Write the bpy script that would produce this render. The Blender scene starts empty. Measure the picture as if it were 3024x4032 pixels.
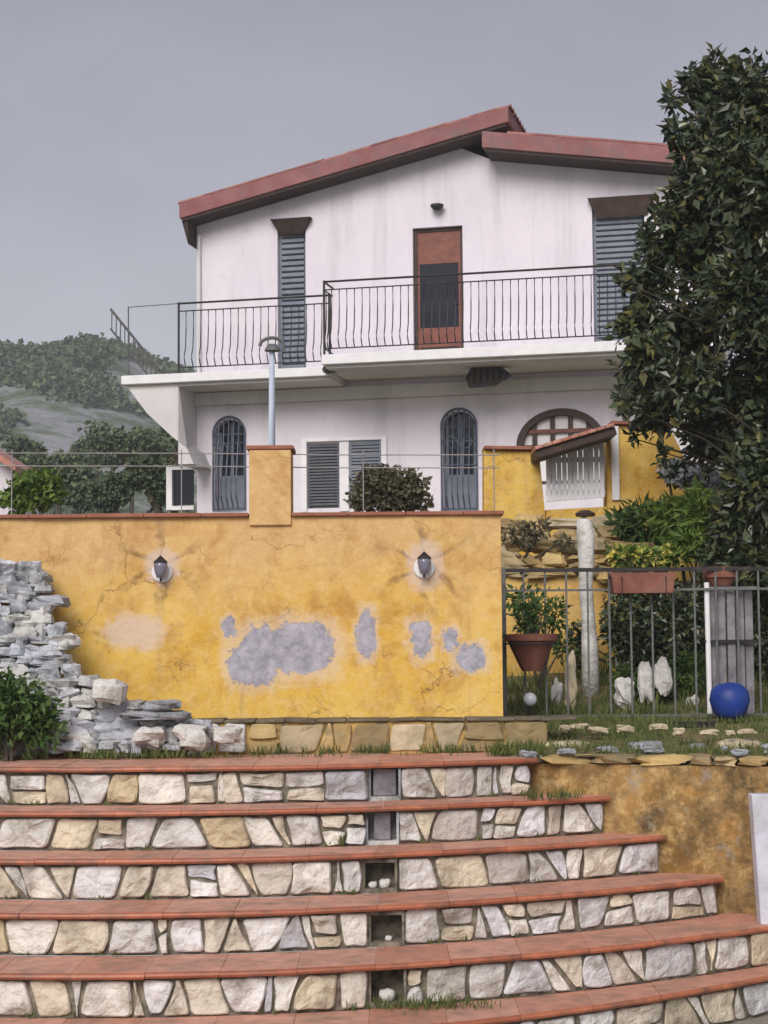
import bpy, math, random
from mathutils import Vector, Matrix, noise
R = math.radians
rng = random.Random(7)
scn = bpy.context.scene
COL = scn.collection

# ------------------------------------------------------------------ camera, sky, sun
W, H, F, YH = 952.0, 1269.33, 2200.0, 800.0
PITCH = math.atan((YH - H/2)/F); ROLL = R(0.45)
CAMZ = 0.60
cd = bpy.data.cameras.new('camera'); cam = bpy.data.objects.new('camera', cd); COL.objects.link(cam)
cd.sensor_fit = 'HORIZONTAL'; cd.sensor_width = 36; cd.lens = F/W*36
cd.clip_start = 0.05; cd.clip_end = 2000
cam.location = (0, 0, CAMZ)
CM = Matrix.Rotation(R(90)+PITCH, 3, 'X') @ Matrix.Rotation(-ROLL, 3, 'Z')
cam.rotation_euler = CM.to_euler()
scn.camera = cam

world = bpy.data.worlds.new('World'); scn.world = world; world.use_nodes = True
wn = world.node_tree; wn.nodes.clear()
wo = wn.nodes.new('ShaderNodeOutputWorld'); bg = wn.nodes.new('ShaderNodeBackground')
sky = wn.nodes.new('ShaderNodeTexSky'); sky.sky_type = 'NISHITA'; sky.sun_disc = False
SUN_EL, SUN_ROT = R(34), R(196)
sky.sun_elevation = SUN_EL; sky.sun_rotation = SUN_ROT
sky.air_density = 1.2; sky.dust_density = 6.0; sky.ozone_density = 1.5
hs = wn.nodes.new('ShaderNodeHueSaturation'); hs.inputs['Saturation'].default_value = 0.30; hs.inputs['Value'].default_value = 1.0
wn.links.new(sky.outputs[0], hs.inputs['Color'])
tc = wn.nodes.new('ShaderNodeTexCoord'); mp = wn.nodes.new('ShaderNodeMapping'); mp.inputs['Scale'].default_value = (1.2, 1.2, 3.0)
nz = wn.nodes.new('ShaderNodeTexNoise'); nz.inputs['Scale'].default_value = 1.6; nz.inputs['Detail'].default_value = 5
rp = wn.nodes.new('ShaderNodeMapRange'); rp.inputs[1].default_value = 0.3; rp.inputs[2].default_value = 0.75; rp.inputs[3].default_value = 0.70; rp.inputs[4].default_value = 0.90
wn.links.new(tc.outputs['Generated'], mp.inputs[0]); wn.links.new(mp.outputs[0], nz.inputs['Vector']); wn.links.new(nz.outputs['Fac'], rp.inputs[0])
mx = wn.nodes.new('ShaderNodeMixRGB'); sx_ = wn.nodes.new('ShaderNodeSeparateXYZ'); wn.links.new(tc.outputs['Generated'], sx_.inputs[0])
zr_ = wn.nodes.new('ShaderNodeMapRange'); zr_.inputs[1].default_value = 0.02; zr_.inputs[2].default_value = 0.42; wn.links.new(sx_.outputs[2], zr_.inputs[0])
vl = wn.nodes.new('ShaderNodeMixRGB'); vl.inputs[1].default_value = (7.0, 7.3, 7.9, 1); vl.inputs[2].default_value = (2.75, 2.6, 3.6, 1)   # overcast veil, paler near the horizon
wn.links.new(zr_.outputs[0], vl.inputs[0]); nz2 = wn.nodes.new('ShaderNodeTexNoise'); nz2.inputs['Scale'].default_value = 5.0; nz2.inputs['Detail'].default_value = 7; wn.links.new(mp.outputs[0], nz2.inputs['Vector'])
mr2 = wn.nodes.new('ShaderNodeMapRange'); mr2.inputs[1].default_value = .3; mr2.inputs[2].default_value = .7; mr2.inputs[3].default_value = .90; mr2.inputs[4].default_value = 1.10; wn.links.new(nz2.outputs['Fac'], mr2.inputs[0])
vm = wn.nodes.new('ShaderNodeVectorMath'); vm.operation = 'SCALE'; wn.links.new(vl.outputs[0], vm.inputs[0]); wn.links.new(mr2.outputs[0], vm.inputs['Scale'])
wn.links.new(vm.outputs[0], mx.inputs[2])
wn.links.new(rp.outputs[0], mx.inputs[0]); wn.links.new(hs.outputs[0], mx.inputs[1])
wn.links.new(mx.outputs[0], bg.inputs['Color']); bg.inputs['Strength'].default_value = 0.085
wn.links.new(bg.outputs[0], wo.inputs[0])

sl = bpy.data.lights.new('sun', 'SUN'); sun = bpy.data.objects.new('sun', sl); COL.objects.link(sun)
sl.energy = 2.5; sl.angle = R(34); sl.color = (1.0, 0.95, 0.88)
SD = Vector((math.sin(SUN_ROT)*math.cos(SUN_EL), math.cos(SUN_ROT)*math.cos(SUN_EL), math.sin(SUN_EL)))
sun.rotation_euler = SD.to_track_quat('Z', 'Y').to_euler(); sun.location = SD*30

vs = scn.view_settings; vs.view_transform = 'Standard'; vs.look = 'None'; vs.exposure = 0.30; vs.gamma = 1
vs.use_curve_mapping = False

# ------------------------------------------------------------------ helpers
def ray(px, py):
    d = CM @ Vector(((px - W/2)/F, (H/2 - py)/F, -1.0))
    return d
def P(px, py, Y):                                   # the point of the plane y=Y seen at (px,py)
    d = ray(px, py); t = Y/d.y
    return Vector((d.x*t, Y, CAMZ + d.z*t))
def PZ(px, py, z):
    d = ray(px, py); t = (z-CAMZ)/d.z
    return Vector((d.x*t, d.y*t, z))

def S(o, label=None, cat=None, group=None, kind=None):
    if label: o['label'] = label
    if cat: o['category'] = cat
    if group: o['group'] = group
    if kind: o['kind'] = kind
    return o
def thing(name, loc, label, cat, group=None, rz=0.0):
    o = bpy.data.objects.new(name, None); COL.objects.link(o)
    o.location = loc; o.rotation_euler = (0, 0, rz); o.empty_display_size = .1
    return S(o, label, cat, group)
def copy_tree(o, parent=None):
    c = o.copy(); COL.objects.link(c); c.parent = parent
    for ch in list(o.children): copy_tree(ch, c)
    return c
def wmat(o):
    m = Matrix.Translation(o.location) @ o.rotation_euler.to_matrix().to_4x4()
    return (wmat(o.parent) @ m) if o.parent else m

class MB:
    def __init__(s): s.v = []; s.f = []; s.mi = []; s.cur = 0
    def add(s, vs_, fs):
        b = len(s.v); s.v += [Vector(v) for v in vs_]
        for f in fs: s.f.append([b+i for i in f]); s.mi.append(s.cur)
        return s
    def box(s, x0, x1, y0, y1, z0, z1):
        return s.add([(x0,y0,z0),(x1,y0,z0),(x1,y1,z0),(x0,y1,z0),(x0,y0,z1),(x1,y0,z1),(x1,y1,z1),(x0,y1,z1)],
                     [(0,3,2,1),(4,5,6,7),(0,1,5,4),(1,2,6,5),(2,3,7,6),(3,0,4,7)])
    def obox(s, c, ax, ay, az):                     # box with centre and three half-axis vectors
        c = Vector(c); ax=Vector(ax); ay=Vector(ay); az=Vector(az); vv=[]
        for k in (-1,1):
            for i,j in ((-1,-1),(1,-1),(1,1),(-1,1)): vv.append(c+ax*i+ay*j+az*k)
        return s.add(vv, [(0,3,2,1),(4,5,6,7),(0,1,5,4),(1,2,6,5),(2,3,7,6),(3,0,4,7)])
    def prism(s, poly, y0, y1):                     # poly in (x,z), extruded along y
        n = len(poly); vv = [(p[0], y0, p[1]) for p in poly]+[(p[0], y1, p[1]) for p in poly]
        fs = [list(range(n)), list(range(2*n-1, n-1, -1))]+[(i, n+i, n+(i+1)%n, (i+1)%n) for i in range(n)]
        return s.add(vv, fs)
    def tube(s, pts, r, n=8, r1=None):
        pts = [Vector(p) for p in pts]; rings = []; m = len(pts)
        for i, p in enumerate(pts):
            d = (pts[min(i+1, m-1)]-pts[max(i-1, 0)]); d.normalize()
            a = d.cross(Vector((0,0,1)));
            if a.length < 1e-3: a = Vector((1,0,0))
            a.normalize(); b = d.cross(a)
            rr = r if r1 is None else r+(r1-r)*i/(m-1)
            rings.append([p+(a*math.cos(2*math.pi*k/n)+b*math.sin(2*math.pi*k/n))*rr for k in range(n)])
        vv = [q for ring in rings for q in ring]; fs = []
        for i in range(m-1):
            for k in range(n): fs.append((i*n+k, i*n+(k+1)%n, (i+1)*n+(k+1)%n, (i+1)*n+k))
        fs += [list(range(n-1,-1,-1)), list(range((m-1)*n, m*n))]
        return s.add(vv, fs)
    def lathe(s, prof, c=(0,0,0), n=24):            # prof (r,z)
        c = Vector(c); vv = []; fs = []
        for r, z in prof:
            for k in range(n):
                a = 2*math.pi*k/n; vv.append(c+Vector((r*math.cos(a), r*math.sin(a), z)))
        for i in range(len(prof)-1):
            for k in range(n): fs.append((i*n+k, i*n+(k+1)%n, (i+1)*n+(k+1)%n, (i+1)*n+k))
        fs.append(list(range(n-1,-1,-1))); fs.append(list(range((len(prof)-1)*n, len(prof)*n)))
        return s.add(vv, fs)
    def rock(s, c, rx, ry, rz, seed=0, rough=.22, nu=12, nv=8, boxy=.6):
        c = Vector(c); vv = []; fs = []
        off = Vector((seed*3.1, seed*1.7, seed*.9))
        def q(v): return math.copysign(abs(v)**boxy, v)
        for i in range(nv+1):
            th = math.pi*i/nv
            for k in range(nu):
                ph = 2*math.pi*k/nu
                d = Vector((q(math.sin(th)*math.cos(ph)), q(math.sin(th)*math.sin(ph)), q(math.cos(th))))
                f = 1+rough*noise.noise(d*1.3+off)*1.6+rough*.4*noise.noise(d*4+off)
                vv.append(c+Vector((d.x*rx*f, d.y*ry*f, d.z*rz*f)))
        for i in range(nv):
            for k in range(nu): fs.append((i*nu+k, (i+1)*nu+k, (i+1)*nu+(k+1)%nu, i*nu+(k+1)%nu))
        return s.add(vv, fs)
    def leaf(s, c, d, up, L, w):
        sd = d.cross(up); 
        if sd.length < 1e-4: sd = Vector((1,0,0))
        sd.normalize(); nrm = sd.cross(d).normalized()
        b = len(s.v)
        s.v += [c, c+d*L*.45+sd*w+nrm*w*.35, c+d*L-nrm*w*.3, c+d*L*.45-sd*w+nrm*w*.35]
        s.f.append([b, b+1, b+2]); s.f.append([b, b+2, b+3]); s.mi += [s.cur, s.cur]
    def build(s, name, mats, parent=None, local=False, smooth=False, bevel=0.0, seg=1):
        me = bpy.data.meshes.new(name)
        vv = s.v
        if parent is not None and not local:
            inv = wmat(parent).inverted(); vv = [inv @ v for v in s.v]
        me.from_pydata([tuple(v) for v in vv], [], s.f)
        if not isinstance(mats, (list, tuple)): mats = [mats]
        for m in mats: me.materials.append(m)
        if len(mats) > 1: me.polygons.foreach_set('material_index', s.mi)
        if smooth:
            me.polygons.foreach_set('use_smooth', [True]*len(me.polygons))
        me.update()
        o = bpy.data.objects.new(name, me); COL.objects.link(o)
        if parent is not None: o.parent = parent
        if bevel > 0:
            b = o.modifiers.new('bevel', 'BEVEL'); b.width = bevel; b.segments = seg; b.limit_method = 'ANGLE'
        return o
def rebase(o, pt):                                  # put a lone mesh's origin at its base
    pt = Vector(pt); o.data.transform(Matrix.Translation(-pt)); o.location = pt
    return o
def lone(mb, name, mats, base, label, cat, group=None, kind=None, **k):
    o = rebase(mb.build(name, mats, **k), base); S(o, label, cat, group, kind); return o

def rv(g=rng):
    while True:
        v = Vector((g.uniform(-1,1), g.uniform(-1,1), g.uniform(-1,1)))
        if .05 < v.length < 1: return v.normalized()
def cloud(mb, blobs, n, L, w, g, shell=.45, droop=.2, clump=0.0):
    wt = [b[1]*b[2]*b[3] if len(b) > 3 else b[1]**3 for b in blobs]
    wt = [x**.72 for x in wt]
    for _ in range(n):
        b = g.choices(blobs, wt)[0]; r = Vector((b[1], b[2], b[3])) if len(b) > 3 else Vector((b[1],)*3)
        d = rv(g); t = (shell+(1-shell)*g.random())
        if clump:
            nn = noise.noise(d*2.6+Vector(b[0]))*clump; t *= 1+nn
        c = Vector(b[0])+Vector((d.x*r.x, d.y*r.y, d.z*r.z))*t
        dd = (d*.6+rv(g)*.8+Vector((0,0,-droop))).normalized()
        k = g.uniform(.45, 1.35)
        mb.leaf(c, dd, rv(g), L*k, w*k)

# ------------------------------------------------------------------ materials
def newmat(name):
    m = bpy.data.materials.new(name); m.use_nodes = True
    nt = m.node_tree; nt.nodes.clear()
    out = nt.nodes.new('ShaderNodeOutputMaterial'); bs = nt.nodes.new('ShaderNodeBsdfPrincipled')
    nt.links.new(bs.outputs[0], out.inputs[0])
    return m, nt, bs
def c4(c): return (c[0], c[1], c[2], 1)
def nnode(nt, vec, scale, detail=6, rough=.6, dist=0):
    n = nt.nodes.new('ShaderNodeTexNoise'); n.inputs['Scale'].default_value = scale
    n.inputs['Detail'].default_value = detail; n.inputs['Roughness'].default_value = rough; n.inputs['Distortion'].default_value = dist
    nt.links.new(vec, n.inputs['Vector']); return n.outputs['Fac']
def mrange(nt, val, a, b, c=0., d=1.):
    n = nt.nodes.new('ShaderNodeMapRange'); n.inputs[1].default_value = a; n.inputs[2].default_value = b
    n.inputs[3].default_value = c; n.inputs[4].default_value = d; nt.links.new(val, n.inputs[0]); return n.outputs[0]
def mixc(nt, fac, a, b, mode='MIX'):
    n = nt.nodes.new('ShaderNodeMixRGB'); n.blend_type = mode
    for i, x in ((0, fac), (1, a), (2, b)):
        if isinstance(x, (float, int)): n.inputs[i].default_value = x
        elif isinstance(x, tuple): n.inputs[i].default_value = c4(x)
        else: nt.links.new(x, n.inputs[i])
    return n.outputs[0]
def math_(nt, op, a, b=None):
    n = nt.nodes.new('ShaderNodeMath'); n.operation = op
    for i, x in ((0, a), (1, b)):
        if x is None: continue
        if isinstance(x, (float, int)): n.inputs[i].default_value = x
        else: nt.links.new(x, n.inputs[i])
    return n.outputs[0]
def bump(nt, bs, h, strength=.4, dist=.02):
    b = nt.nodes.new('ShaderNodeBump'); b.inputs['Strength'].default_value = strength; b.inputs['Distance'].default_value = dist
    nt.links.new(h, b.inputs['Height']); nt.links.new(b.outputs[0], bs.inputs['Normal'])
def objco(nt):
    return nt.nodes.new('ShaderNodeTexCoord').outputs['Object']
def gen(name, c1, c2, scale=6, rough=.8, bs_=.25, bd=.01, c3=None, s3=2.0, f3=(.55, .7), metal=0, spec=.3, bscale=None):
    m, nt, bs = newmat(name); v = objco(nt)
    n1 = nnode(nt, v, scale); col = mixc(nt, mrange(nt, n1, .35, .65), c1, c2)
    if c3 is not None:
        n3 = nnode(nt, v, s3, 7, .65, .3); col = mixc(nt, mrange(nt, n3, *f3), col, c3)
    nt.links.new(col, bs.inputs['Base Color']); bs.inputs['Roughness'].default_value = rough
    bs.inputs['Metallic'].default_value = metal; bs.inputs['Specular IOR Level'].default_value = spec
    if bs_: bump(nt, bs, nnode(nt, v, bscale or scale*6, 8), bs_, bd)
    return m
def island(name, cols, rough=.85, scale=14, dirt=None, bs_=.4, bd=.01, trans=0.0, spec=.3, dirt_s=5):
    m, nt, bs = newmat(name); v = objco(nt)
    g = nt.nodes.new('ShaderNodeNewGeometry'); cr = nt.nodes.new('ShaderNodeValToRGB')
    el = cr.color_ramp.elements
    while len(el) < len(cols): el.new(.5)
    for i, c in enumerate(cols): el[i].position = i/(len(cols)); el[i].color = c4(c)
    cr.color_ramp.interpolation = 'LINEAR'
    nt.links.new(g.outputs['Random Per Island'], cr.inputs[0]); col = cr.outputs[0]
    if dirt is not None: col = mixc(nt, mrange(nt, nnode(nt, v, dirt_s, 7, .65), .48, .72), col, dirt)
    n = nnode(nt, v, scale, 6)
    hsv = nt.nodes.new('ShaderNodeHueSaturation'); nt.links.new(col, hsv.inputs['Color']); nt.links.new(mrange(nt, n, .3, .7, .78, 1.18), hsv.inputs['Value'])
    col = hsv.outputs[0]
    nt.links.new(col, bs.inputs['Base Color']); bs.inputs['Roughness'].default_value = rough; bs.inputs['Specular IOR Level'].default_value = spec
    if bs_: bump(nt, bs, nnode(nt, v, scale*2.5, 8), bs_, bd)
    if trans:
        out = [x for x in nt.nodes if x.type == 'OUTPUT_MATERIAL'][0]
        tr = nt.nodes.new('ShaderNodeBsdfTranslucent'); nt.links.new(col, tr.inputs[0])
        ms = nt.nodes.new('ShaderNodeMixShader'); ms.inputs[0].default_value = trans
        nt.links.new(bs.outputs[0], ms.inputs[1]); nt.links.new(tr.outputs[0], ms.inputs[2]); nt.links.new(ms.outputs[0], out.inputs[0])
    return m

M = {}
M['stone'] = island('riser stone', [(.80,.78,.75),(.62,.60,.58),(.76,.66,.46),(.72,.72,.76),(.84,.82,.80),(.62,.50,.30),(.52,.53,.58),(.80,.77,.70)], dirt=(.17,.14,.10), dirt_s=7, bs_=.9, bd=.02)
M['mortar'] = gen('mortar', (.09,.08,.065), (.30,.26,.20), 20, .95, .6, .01)
M['tile'] = island('terracotta tile', [(.44,.15,.10),(.50,.20,.14),(.38,.13,.09),(.53,.23,.17)], rough=.5, scale=9, dirt=(.34,.22,.17), dirt_s=3, bs_=.15, spec=.5)
M['tile_top'] = island('pale tile top', [(.52,.25,.17),(.54,.27,.19),(.50,.23,.155),(.57,.30,.22)], rough=.7, scale=14, dirt=(.28,.19,.14), dirt_s=5, bs_=.2, spec=.4)  # tread tops coloured paler than the nosing
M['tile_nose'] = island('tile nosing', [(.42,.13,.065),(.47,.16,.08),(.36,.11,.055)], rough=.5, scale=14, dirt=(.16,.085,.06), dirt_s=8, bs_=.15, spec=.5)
M['tile_d'] = gen('coping tile', (.24,.09,.055), (.33,.14,.09), 8, .7, .2)
M['rubble'] = island('grey rubble', [(.54,.56,.62),(.42,.45,.50),(.64,.65,.70),(.34,.36,.40),(.58,.57,.55)], dirt=(.10,.11,.11), dirt_s=8, bs_=.9, bd=.02)
M['rock'] = island('ochre rock', [(.50,.34,.13),(.56,.42,.20),(.40,.28,.12),(.58,.50,.36),(.30,.22,.11)], dirt=(.17,.15,.09), dirt_s=7)
M['wrock'] = island('white rock', [(.66,.65,.64),(.58,.56,.52),(.70,.68,.66)], dirt=(.20,.18,.14), dirt_s=7, bs_=.8, bd=.02)
def streaky(name, c1, c2, c3, f=.5):
    m, nt, bs = newmat(name); v = objco(nt)
    col = mixc(nt, mrange(nt, nnode(nt, v, .8, 6), .35, .65), c1, c2)
    mpn = nt.nodes.new('ShaderNodeMapping'); mpn.inputs['Scale'].default_value = (2.6, 2.6, .22); nt.links.new(v, mpn.inputs[0])
    col = mixc(nt, mrange(nt, nnode(nt, mpn.outputs[0], 1, 8, .7), .50, .78, 0, f), col, c3)
    col = mixc(nt, mrange(nt, nnode(nt, v, 5, 8, .75), .55, .75, 0, .35), col, c3)
    nt.links.new(col, bs.inputs['Base Color']); bs.inputs['Roughness'].default_value = .9; bs.inputs['Specular IOR Level'].default_value = .2
    bump(nt, bs, nnode(nt, v, 14, 8, .65), .35, .01); return m
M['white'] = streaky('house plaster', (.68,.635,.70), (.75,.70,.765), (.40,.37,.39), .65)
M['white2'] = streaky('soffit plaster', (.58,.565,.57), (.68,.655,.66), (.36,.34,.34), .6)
M['trim'] = gen('white paint', (.72,.71,.74), (.80,.79,.81), 5, .6, .15, .004, c3=(.5,.47,.42), s3=4, f3=(.62,.8))
M['roof'] = gen('roof fascia', (.24,.095,.095), (.31,.14,.14), 2.5, .8, .4, .03, c3=(.20,.13,.13), s3=3.2, f3=(.48,.68), bscale=9)
M['rooftile'] = island('roof tiles', [(.30,.12,.10),(.36,.16,.13),(.25,.10,.09)], scale=10)
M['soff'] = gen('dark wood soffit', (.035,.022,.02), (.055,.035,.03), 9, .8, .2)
M['brown'] = gen('brown door wood', (.15,.05,.035), (.23,.08,.055), 7, .5, .1)
M['dbrown'] = gen('dark brown wood', (.045,.028,.022), (.075,.045,.035), 7, .6, .1)
M['glass'] = gen('dark window glass', (.010,.012,.02), (.016,.018,.028), 3, .12, 0, spec=.35)
M['pane'] = gen('curtained pane', (.80,.76,.78), (.86,.82,.84), 3, .25, 0, spec=.6)
M['blue'] = gen('blue grey shutter', (.15,.17,.215), (.20,.22,.27), 6, .6, .1)
M['dshut'] = gen('dark grey shutter', (.075,.08,.10), (.105,.11,.13), 6, .6, .1)
M['iron'] = gen('dark iron', (.025,.024,.026), (.05,.045,.042), 20, .55, .1, c3=(.12,.06,.035), s3=8, f3=(.6,.75), metal=.3)
M['irong'] = gen('grey iron railing', (.10,.105,.11), (.16,.165,.16), 20, .55, .1, c3=(.14,.08,.05), s3=12, f3=(.58,.72), metal=.2)
M['blueiron'] = gen('blue grey grille iron', (.07,.085,.13), (.11,.13,.18), 12, .5, .1, metal=.2)
M['pole'] = gen('pale blue pole', (.42,.48,.60), (.50,.55,.66), 8, .5, .1)
M['postp'] = gen('bluish white paint', (.50,.52,.60), (.62,.63,.70), 5, .7, .3, .006, c3=(.34,.32,.30), s3=4, f3=(.5,.75))
M['terra'] = gen('terracotta pot', (.17,.06,.045), (.25,.10,.07), 9, .75, .2, c3=(.24,.13,.10), s3=6, f3=(.5,.7))
M['bluep'] = gen('blue plastic', (.010,.03,.18), (.018,.055,.30), 4, .5, .15, .004, c3=(.10,.12,.20), s3=5, f3=(.55,.75), spec=.4)
M['blackp'] = gen('black plastic', (.012,.012,.013), (.03,.028,.026), 8, .5, .1)
M['wire'] = gen('galvanised wire', (.24,.23,.24), (.34,.32,.33), 10, .5, 0, metal=.5)
M['bark'] = gen('bark', (.05,.04,.03), (.09,.075,.06), 14, .95, .6, .02)
M['gwood'] = gen('weathered grey wood', (.13,.125,.14), (.27,.255,.28), 9, .9, .5, .01)
M['cobble'] = gen('plaza paving', (.22,.20,.17), (.30,.27,.23), 8, .9, .4, .01)
M['soil'] = gen('garden soil', (.15,.115,.06), (.30,.23,.12), 7, 1, .8, .05, c3=(.11,.13,.05), s3=4, f3=(.45,.6), bscale=22)
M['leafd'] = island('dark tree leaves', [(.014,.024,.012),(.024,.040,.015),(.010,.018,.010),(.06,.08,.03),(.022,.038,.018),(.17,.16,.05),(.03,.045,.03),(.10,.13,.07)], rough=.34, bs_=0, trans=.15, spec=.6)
M['leafg'] = island('garden leaves', [(.045,.10,.022),(.08,.15,.035),(.035,.075,.022),(.11,.17,.05)], rough=.5, bs_=0, trans=.25)
M['leafy'] = island('yellow green leaves', [(.14,.22,.04),(.20,.28,.06),(.10,.17,.035)], rough=.5, bs_=0, trans=.3)
M['leafo'] = island('olive shrub leaves', [(.09,.09,.045),(.14,.13,.07),(.06,.06,.035),(.20,.17,.11),(.10,.09,.055)], rough=.55, bs_=0, trans=.15)
M['leafh'] = island('hill scrub', [(.065,.105,.06),(.095,.135,.07),(.05,.08,.05),(.13,.16,.08)], rough=.8, bs_=0, scale=1)
M['flower'] = island('yellow flowers', [(.65,.55,.10),(.75,.66,.20),(.55,.50,.12)], rough=.6, bs_=0, trans=.2)
M['wflower'] = island('white flowers', [(.70,.70,.74),(.60,.60,.68),(.75,.74,.76)], rough=.6, bs_=0, trans=.2)
M['grass'] = island('grass', [(.10,.15,.035),(.15,.19,.05),(.19,.19,.07),(.07,.11,.03)], rough=.6, bs_=0, trans=.25)
M['smoke'] = gen('smoky lamp glass', (.13,.13,.18), (.20,.20,.27), 5, .15, 0, spec=.7)
M['lampglass'] = gen('lamp glass', (.62,.64,.70), (.70,.70,.76), 5, .15, 0, spec=.6)

# ochre plaster with worn patches: ellipses given in object space (x,z)
def ochre(name, patches, zlo, zhi, pale=(), stars=(), c1=(.60,.35,.05), c2=(.73,.49,.12), mott=False):
    m, nt, bs = newmat(name); v = objco(nt)
    sep = nt.nodes.new('ShaderNodeSeparateXYZ'); nt.links.new(v, sep.inputs[0])
    n1 = nnode(nt, v, 2.2, 7, .6, .3); n2 = nnode(nt, v, 7, 7, .65); n3 = nnode(nt, v, 1.1, 5, .55, .5)
    col = mixc(nt, mrange(nt, n1, .35, .65), c1, c2)
    hz = mrange(nt, sep.outputs[2], zlo, zhi)
    fac = math_(nt, 'MULTIPLY', mrange(nt, math_(nt, 'ADD', hz, math_(nt, 'MULTIPLY', math_(nt, 'SUBTRACT', n3, .5), 1.6)), .25, .9), .75)
    col = mixc(nt, fac, col, (.58,.37,.20))
    col = mixc(nt, mrange(nt, n2, .55, .72, 0, .6), col, (.42,.22,.06))
    mpn = nt.nodes.new('ShaderNodeMapping'); mpn.inputs['Scale'].default_value = (9, 9, .9); nt.links.new(v, mpn.inputs[0])
    col = mixc(nt, mrange(nt, nnode(nt, mpn.outputs[0], 1, 6, .65), .56, .74, 0, .55), col, (.40,.27,.13))
    n5 = nnode(nt, v, 34, 5, .7); col = mixc(nt, mrange(nt, n5, .62, .72, 0, .6), col, (.25,.15,.07))
    n4 = nnode(nt, v, 13, 8, .75, .2); col = mixc(nt, mrange(nt, n4, .46, .64, 0, .6), col, (.72,.52,.24)); n6 = nnode(nt, v, 3.4, 9, .75, .4); col = mixc(nt, mrange(nt, n6, .50, .64, 0, .6), col, (.40,.20,.05))
    for (cx_, cz_, rr_) in stars:                    # brown cracks spreading from the lantern fixings
        dx_ = math_(nt, 'SUBTRACT', sep.outputs[0], cx_); dz_ = math_(nt, 'SUBTRACT', sep.outputs[2], cz_)
        ang = math_(nt, 'ARCTAN2', dz_, dx_); rad = math_(nt, 'SQRT', math_(nt, 'ADD', math_(nt, 'MULTIPLY', dx_, dx_), math_(nt, 'MULTIPLY', dz_, dz_)))
        wv = math_(nt, 'SINE', math_(nt, 'ADD', math_(nt, 'MULTIPLY', ang, 6.0), math_(nt, 'MULTIPLY', nnode(nt, v, 4, 4, .6), 9.0)))
        ln = mrange(nt, wv, .55, .95); ln = math_(nt, 'MULTIPLY', ln, mrange(nt, rad, rr_*.2, rr_, 1, 0)); ln = math_(nt, 'MULTIPLY', ln, mrange(nt, nnode(nt, v, 11, 5, .6), .35, .6))
        col = mixc(nt, ln, col, (.17,.09,.045))
    wx = math_(nt, 'MULTIPLY', math_(nt, 'SUBTRACT', nnode(nt, v, 11, 9, .8), .5), .24)
    wz = math_(nt, 'MULTIPLY', math_(nt, 'SUBTRACT', nnode(nt, v, 10.3, 9, .8, .4), .5), .24)
    X = math_(nt, 'ADD', sep.outputs[0], wx); Z = math_(nt, 'ADD', sep.outputs[2], wz)
    def ell(cx, cz, rx, rz):
        a = math_(nt, 'DIVIDE', math_(nt, 'SUBTRACT', X, cx), rx); b = math_(nt, 'DIVIDE', math_(nt, 'SUBTRACT', Z, cz), rz)
        return math_(nt, 'ADD', math_(nt, 'POWER', math_(nt, 'ABSOLUTE', a), 2.6), math_(nt, 'POWER', math_(nt, 'ABSOLUTE', b), 2.6))
    def union(lst):
        u = None
        for e in lst:
            d = ell(*e); u = d if u is None else math_(nt, 'MINIMUM', u, d)
        return u
    vd = nt.nodes.new('ShaderNodeTexVoronoi'); vd.feature = 'DISTANCE_TO_EDGE'; vd.inputs['Scale'].default_value = 2.3
    va = nt.nodes.new('ShaderNodeVectorMath'); va.operation = 'ADD'; nn_ = nt.nodes.new('ShaderNodeTexNoise'); nn_.inputs['Scale'].default_value = 5; nn_.inputs['Detail'].default_value = 8
    vm_ = nt.nodes.new('ShaderNodeVectorMath'); vm_.operation = 'SCALE'; vm_.inputs['Scale'].default_value = .35
    nt.links.new(v, nn_.inputs['Vector']); nt.links.new(nn_.outputs['Color'], vm_.inputs[0]); nt.links.new(v, va.inputs[0]); nt.links.new(vm_.outputs[0], va.inputs[1]); nt.links.new(va.outputs[0], vd.inputs['Vector'])
    crack = math_(nt, 'MULTIPLY', mrange(nt, vd.outputs['Distance'], .002, .012, 1, 0), mrange(nt, nnode(nt, v, 1.7, 3, .5), .47, .56))
    col = mixc(nt, math_(nt, 'MULTIPLY', crack, .7), col, (.20,.12,.05))
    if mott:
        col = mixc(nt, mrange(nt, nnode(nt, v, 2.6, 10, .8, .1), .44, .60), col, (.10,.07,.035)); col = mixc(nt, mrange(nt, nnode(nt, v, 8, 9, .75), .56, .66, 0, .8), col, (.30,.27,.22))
    if pale:
        col = mixc(nt, mrange(nt, union(pale), .5, 1.5, .75, 0), col, (.64,.50,.42))
    h = nnode(nt, v, 30, 8, .6)
    if patches:
        u = union(patches)
        col = mixc(nt, mrange(nt, math_(nt, 'ADD', u, math_(nt, 'MULTIPLY', math_(nt, 'SUBTRACT', n2, .5), 4.0)), .9, 3.4, .6, 0), col, (.66,.54,.44))
        pc = mixc(nt, mrange(nt, nnode(nt, v, 12, 8, .75), .4, .62), (.27,.26,.31), (.46,.44,.50))
        inner = mrange(nt, u, .90, 1.0, 1, 0)
        col = mixc(nt, inner, col, pc)
        h = math_(nt, 'SUBTRACT', h, math_(nt, 'MULTIPLY', inner, .6))
    nt.links.new(col, bs.inputs['Base Color']); bs.inputs['Roughness'].default_value = .92; bs.inputs['Specular IOR Level'].default_value = .2
    bump(nt, bs, h, .5, .012)
    return m

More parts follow.
